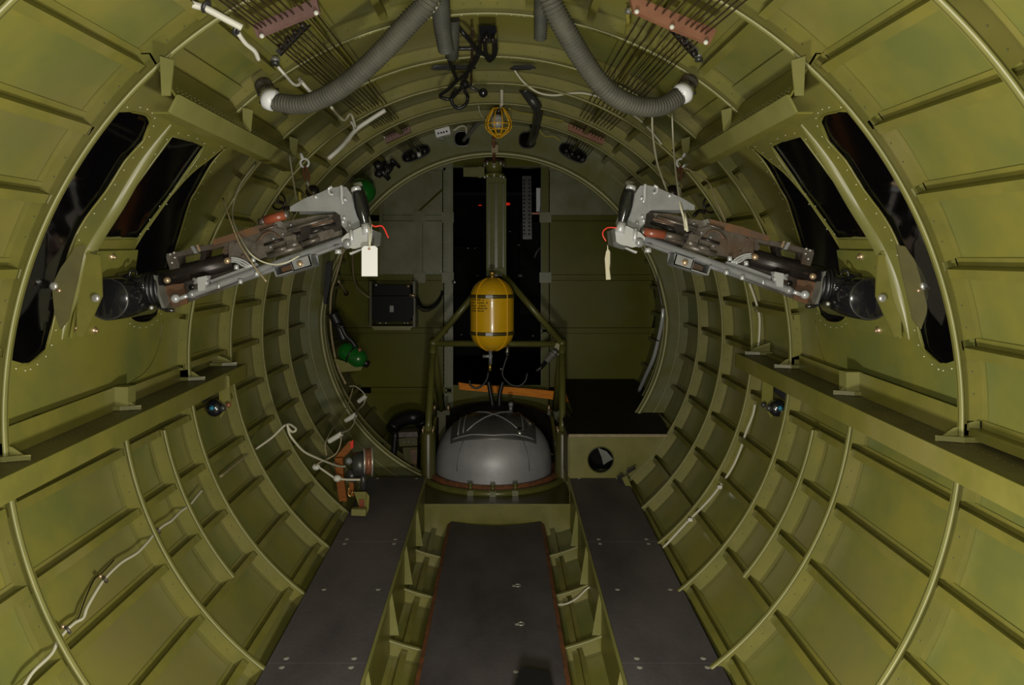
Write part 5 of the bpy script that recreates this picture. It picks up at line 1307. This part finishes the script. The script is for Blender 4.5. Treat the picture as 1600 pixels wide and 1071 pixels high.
for i, (px, py) in enumerate(((494, 730), (527, 748))):
    MB().sphere(P(px, py, 3.2), .017, 14, 8, (1.1, 1, .9)).build('line_joiner', 'white_paint', None, 'white knob joining cords left of the winch, %s one' % ('upper' if i == 0 else 'lower'), 'knob')
cordr('signal_line', [(499, 731, 3.2), (512, 740, 3.2), (522, 747, 3.2)], .0052, 'cord_white', 'short white cord between the two white knobs')
cordr('signal_line', [(532, 749, 3.2), (545, 750, 3.2), (563, 750, 3.2)], .0055, 'cord_white', 'short white cord from the lower knob to the winch post')
# winch
WYD = 3.3; t = thing('antenna_winch', 'grey and copper reel winch on an brown wooden bracket at the left floor edge', 'winch', P(560, 790, WYD))
MB().prism(PP([(523, 716), (535, 716), (537, 748), (542, 784), (530, 784), (525, 750)], WYD), (0, .02, 0)).build('wood_upright', 'wood_brown', t)
MB().prism(PP([(523, 716), (545, 690), (552, 688), (552, 700), (535, 718)], WYD+.02), (0, .02, 0)).build('wood_brace', 'wood_brown', t)
MB().prism(PP([(546, 748), (552, 748), (553, 776), (545, 776)], WYD+.03), (0, .02, 0)).build('wood_upright', 'wood_brown', t)
MB().prism(PP([(547, 692), (552, 688), (552, 700), (548, 702)], WYD+.015), (0, .01, 0)).build('red_end', 'red_plastic', t)
a = P(550, 727, WYD-.02); b = P(572, 722, WYD+.04)
MB().lathe([(.0005, 0), (.045, 0), (.055, .01), (.06, .03), (.06, .06), (.0005, .06)], a, V((1, .25, 0)), 24).build('motor', 'dark_metal', t)
r0 = P(569, 722, WYD)
MB().lathe([(.0005, 0), (.068, 0), (.068, .006), (.060, .008), (.060, .026), (.068, .028), (.068, .034), (.0005, .034)], r0, V((1, .25, 0)), 28).build('reel', 'copper', t, label='copper wound reel')
for off in (-.002, .034): MB().torus(r0+V((1, .25, 0)).normalized()*off, .067, .0042, (1, .25, 0), 32, 6).build('reel_rim', 'screw', t)
MB().lathe([(.0005, .012), (.007, .012), (.009, .008), (.015, .006), (.016, 0)], P(545, 721, WYD-.055), (0, -1, 0), 16).build('motor_cap', 'silver', t)
MB().tube(PP([(552, 735, WYD-.02), (547, 752, WYD-.03)]), [.026, .030], 14).build('dark_boot', 'dark_metal', t)
MB().tube(PP([(567, 738, WYD-.03), (568, 766, WYD-.03)]), .013, 12).build('post', 'dark_metal', t)
MB().tube(smooth_path(PP([(545, 762), (544, 772), (548, 776), (551, 768)], WYD-.02), 4), .003, 6).build('spring', 'brass', t)
t = thing('floor_bracket', 'olive sheet-metal bracket on the floor edge beneath the winch', 'bracket', P(565, 806, 3.25))
MB().prism(PP([(553, 769), (572, 769), (573, 795), (562, 795)], 3.26), (0, .004, 0)).build('upright', 'primer_frame', t)
MB().prism(PP([(561, 781), (569, 781), (569, 793), (561, 793)], 3.252), (0, .004, 0)).build('red_mark', 'handle_red', t)
MB().prism(PP([(549, 796), (572, 797), (571, 807), (549, 806)], 3.2), (0, .03, 0)).build('foot', 'primer_cap', t)
MB().prism(PP([(573, 770), (577, 776), (576, 796), (572, 806), (572, 797)], 3.24), (0, .005, 0)).build('flange', 'primer_frame', t)
# electric unit beside the turret
t = thing('amplifier_unit', 'small dark motor unit on the floor left of the turret post', 'motor', P(640, 735, 4.3))
MB().prism(PP([(623, 676), (652, 675), (653, 683), (623, 684)], 4.3), (0, .1, 0)).build('upper_case', 'gun_steel', t)
MB().prism(PP([(623, 686), (652, 684), (652, 697), (624, 698)], 4.28), (0, .1, 0)).build('terminal_block', 'primer_dark', t)
for px in (631, 638, 646): MB().sphere(P(px, 691, 4.275), .008, 8, 5).build('terminal', 'grey_metal', t)
MB().prism(PP([(629, 700), (652, 699), (650, 726), (632, 728)], 4.3), (0, .1, 0)).build('body', 'primer_dark', t)
MB().prism(PP([(640, 704), (652, 702), (651, 728), (646, 728)], 4.29), (0, .02, 0)).build('ochre_plate', 'gun_rust', t)
for px in (613, 633, 648): MB().sphere(P(px, 734, 4.25), .022, 12, 8).build('foot', 'primer_cap', t)
MB().tube(smooth_path(PP([(618, 676), (616, 700), (614, 725)], 4.3), 4), .018, 10).build('side_hose', 'rubber_black', t)
wp = PP([(612, 672, 4.55), (622, 660, 4.6), (640, 653, 4.65), (655, 655, 4.65), (662, 668, 4.6)])
MB().tube(smooth_path(wp, 6), .045, 12).build('coiled_boot', 'rubber_black', None, 'bulky black rubber boot on the floor behind the small motor unit', 'boot')

t = thing('edge_bracket', 'small olive bracket between the equipment box and the right ring frame', 'bracket', P(975, 765, 3.6))
MB().prism(PP([(964, 747), (972, 741), (978, 749), (970, 757)], 3.7), (0, .02, 0)).build('upper_plate', 'gun_dark', t)
MB().prism(PP([(972, 748), (980, 744), (988, 764), (982, 770)], 3.66), (0, .02, 0)).build('lower_plate', 'primer_frame', t)
MB().prism(PP([(979, 737), (992, 730), (994, 733), (981, 741)], 3.68), (0, .02, 0)).build('arm', 'gun_dark', t)
# dark slots and small clips seen between the ceiling frames
for i, (a, b_) in enumerate(((672, 744), (796, 838))):
    y = 2.80; mb = MB(); q = [P(a, 107, y), P(a+8, 102, y), P(b_-8, 101, y), P(b_, 106, y), P(b_-8, 108, y), P(a+8, 109, y)]
    mb.prism(q, (0, .01, 0)); mb.build('cable_slot', 'gun_black', None, 'black slotted strip under the ceiling, %s of the caged lamp' % ('left' if i == 0 else 'right'), 'slot')
# instruments under the sills
for s in (-1, 1):
    nm = 'left' if s < 0 else 'right'; sx = (lambda x: x) if s < 0 else (lambda x: 1550-x)
    y = 2.72; t = thing('flow_regulator', 'round black gauge fitting under the %s sill end' % nm, 'gauge', P(sx(345), 650, y))
    MB().prism(PP([(sx(341), 592), (sx(358), 588), (sx(360), 630), (sx(344), 655)], y), (0, .006, 0)).build('plate', 'primer_frame', t)
    MB().lathe([(.0005, .03), (.018, .03), (.030, .02), (.034, 0), (.0005, 0)], P(sx(336), 638, y-.02), (s*-.3, -1, .1), 20).build('gauge_body', 'gun_black', t)
    MB().lathe([(.0005, .012), (.010, .012), (.014, 0)], P(sx(348), 638, y-.04), (0, -1, 0), 14).build('knob', 'dark_metal', t)
    MB().lathe([(.0005, .01), (.006, .01), (.011, 0)], P(sx(357), 633, y-.02), (0, -1, 0), 12).build('outlet', 'copper' if s < 0 else 'dark_metal', t)
    MB().prism(PP([(sx(313), 622), (sx(338), 605), (sx(340), 612), (sx(317), 630)], y), (0, .02, 0)).build('hose_arm', 'rubber_black', t)
    MB().sphere(P(sx(331), 638, y-.05), .010, 10, 6).build('blue_tip', 'blue_plastic', t, label='blue tip')
    MB().sphere(P(sx(354), 588, y), .004, 8, 5).build('screw', 'screw', t)
    # hand wheels on the wall above the guns
    hx, hy = (435, 315) if s < 0 else (1110, 320); y = 3.0; c = P(hx, hy, y)
    t = thing('valve_handwheel', 'small dark spoked hand wheel on the %s wall above the gun' % nm, 'hand wheel', c)
    MB().torus(c, .034, .0045, (.35*s*-1, 1, 0), 28, 8).build('rim', 'gun_dark', t)
    for k in range(3):
        a = pi/2+2*pi*k/3; MB().cylr(c, c+V((.034*cos(a), 0, .034*sin(a))), .003, 6).build('spoke', 'gun_dark', t)
    MB().cylr(c+V((0, -.006, 0)), c+V((0, .05, 0)), .008, 10).build('hub', 'gun_dark', t)
    MB().tube(smooth_path(PP([(hx-8*s, hy+12, 3.0), (hx-18*s, hy+10, 3.0), (hx-26*s, hy+18, 3.0)]), 4), .008, 8).build('valve_pipe', 'gun_dark', t)
    t = thing('oxygen_valve', 'dark valve with amber hose on the wall behind the %s gun top' % nm, 'valve', P(480 if s < 0 else 1062, 300, 3.05))
    vx = 490 if s < 0 else 1050
    MB().lathe([(.0005, 0), (.025, 0), (.03, .02), (.02, .04), (.0005, .04)], P(vx, 302, 3.0), (0, -1, .3), 14).build('valve', 'gun_dark', t)
    MB().tube(smooth_path(PP([(vx-22, 300, 3.0), (vx-20, 312, 3.0), (vx-6, 318, 3.0), (vx+8, 312, 3.0), (vx+12, 300, 3.0)]), 5), .006, 8).build('amber_hose', 'rope_yellow', t)

# black lens-hood shaped lamp standing on the walkway
t = thing('floor_lamp_housing', 'small black boxy lamp housing standing on the walkway at the bottom edge', 'lamp', P(835, 1075, 2.1))
bx = P(834, 1068, 2.12); zw_ = zw(2.15)
x0_, x1_ = (804-VX)/F*2.12, (866-VX)/F*2.12
top = -(1040-VY)/F*2.2
MB().hexa([V((x0_, 2.05, zw_)), V((x1_, 2.05, zw_)), V((x1_, 2.20, zw_)), V((x0_, 2.20, zw_)), V((x0_-.01, 2.06, top-.02)), V((x1_-.004, 2.10, top-.035)), V((x1_-.012, 2.19, top-.014)), V((x0_+.022, 2.19, top))]).build('housing', 'rubber_black', t)
MB().box((x0_+.05, 2.205, top-.04), (.04, .008, .03)).build('rear_switch', 'gun_black', t)

# things glimpsed through the doorway
t = thing('perforated_strut', 'dark perforated metal strut seen through the doorway', 'strut', P(825, 370, 5.9))
MB().prism(PP([(816, 275), (830, 275), (831, 374), (817, 374)], 5.9), (0, .05, 0)).build('bar', 'dark_metal', t)
hm = [(px, 282+k*6) for k in range(15) for px in (819, 827)]
for px, py in hm: MB().lathe([(.0005, .001), (.0085, .001), (.009, 0)], P(px, py, 5.897), (0, -1, 0), 8).build('hole', 'gun_black', t)
t = thing('paper_placard', 'small white card hanging at the right edge of the doorway', 'card', P(841, 332, 5.2))
MB().prism(PP([(838, 294), (845, 294), (845, 331), (838, 331)], 5.3), (0, .003, 0)).build('card', 'paper', t)
MB().box(P(838, 334, 5.3), (.07, .02, .012)).build('wood_ledge', 'copper', t)
MB().sphere(P(793, 319, 6.8), .020, 10, 6, (1.4, 1, .7)).build('indicator_lamp', 'red_glow', None, 'brighter red indicator light beyond the doorway, right of the column', 'light')
MB().sphere(P(750, 321, 6.8), .009, 8, 6, (2, 1, .6)).build('indicator_lamp', 'red_glow', None, 'faint red indicator light beyond the doorway, left of the column', 'light')
for px, py, r_, lab in ((731, 388, .010, 'left of the column'), (742, 388, .007, 'close left of the column'), (811, 383, .012, 'right of the column, middle height'), (746, 431, .014, 'left beside the bottle top'), (813, 431, .020, 'right beside the bottle top'), (797, 362, .007, 'right of the column, lower'), (708, 526, .008, 'at the left door edge'), (833, 525, .010, 'above the crossbar at right'), (721, 523, .008, 'above the crossbar at left')):
    MB().sphere(P(px, py, 6.3), r_, 8, 6, (1.3, 1, .8)).build('equipment_glint', 'screw' if r_ < .012 else 'grey_metal', None, 'tiny bright bead standing in for a glint in the dark doorway, '+lab, 'knob')  # bright beads imitate small glints on the dark equipment
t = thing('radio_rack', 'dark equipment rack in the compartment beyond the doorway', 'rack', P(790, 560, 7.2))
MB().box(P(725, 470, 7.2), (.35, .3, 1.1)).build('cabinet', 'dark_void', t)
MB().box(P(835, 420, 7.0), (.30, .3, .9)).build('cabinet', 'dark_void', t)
MB().tube(PP([(846, 385, 5.6), (838, 395, 5.6), (835, 403, 5.6)]), .006, 6).build('handle', 'grey_metal', t)
MB().lathe([(.0005, .003), (.010, .003), (.0135, .001), (.014, 0)], P(709, 441, 5.05), (-.3, -1, 0), 14).build('door_catch', 'chrome', None, 'small round chrome catch on the left edge of the doorway', 'catch')
for o in list(bpy.data.objects):
    if o.parent is None: o.location.z += CZ
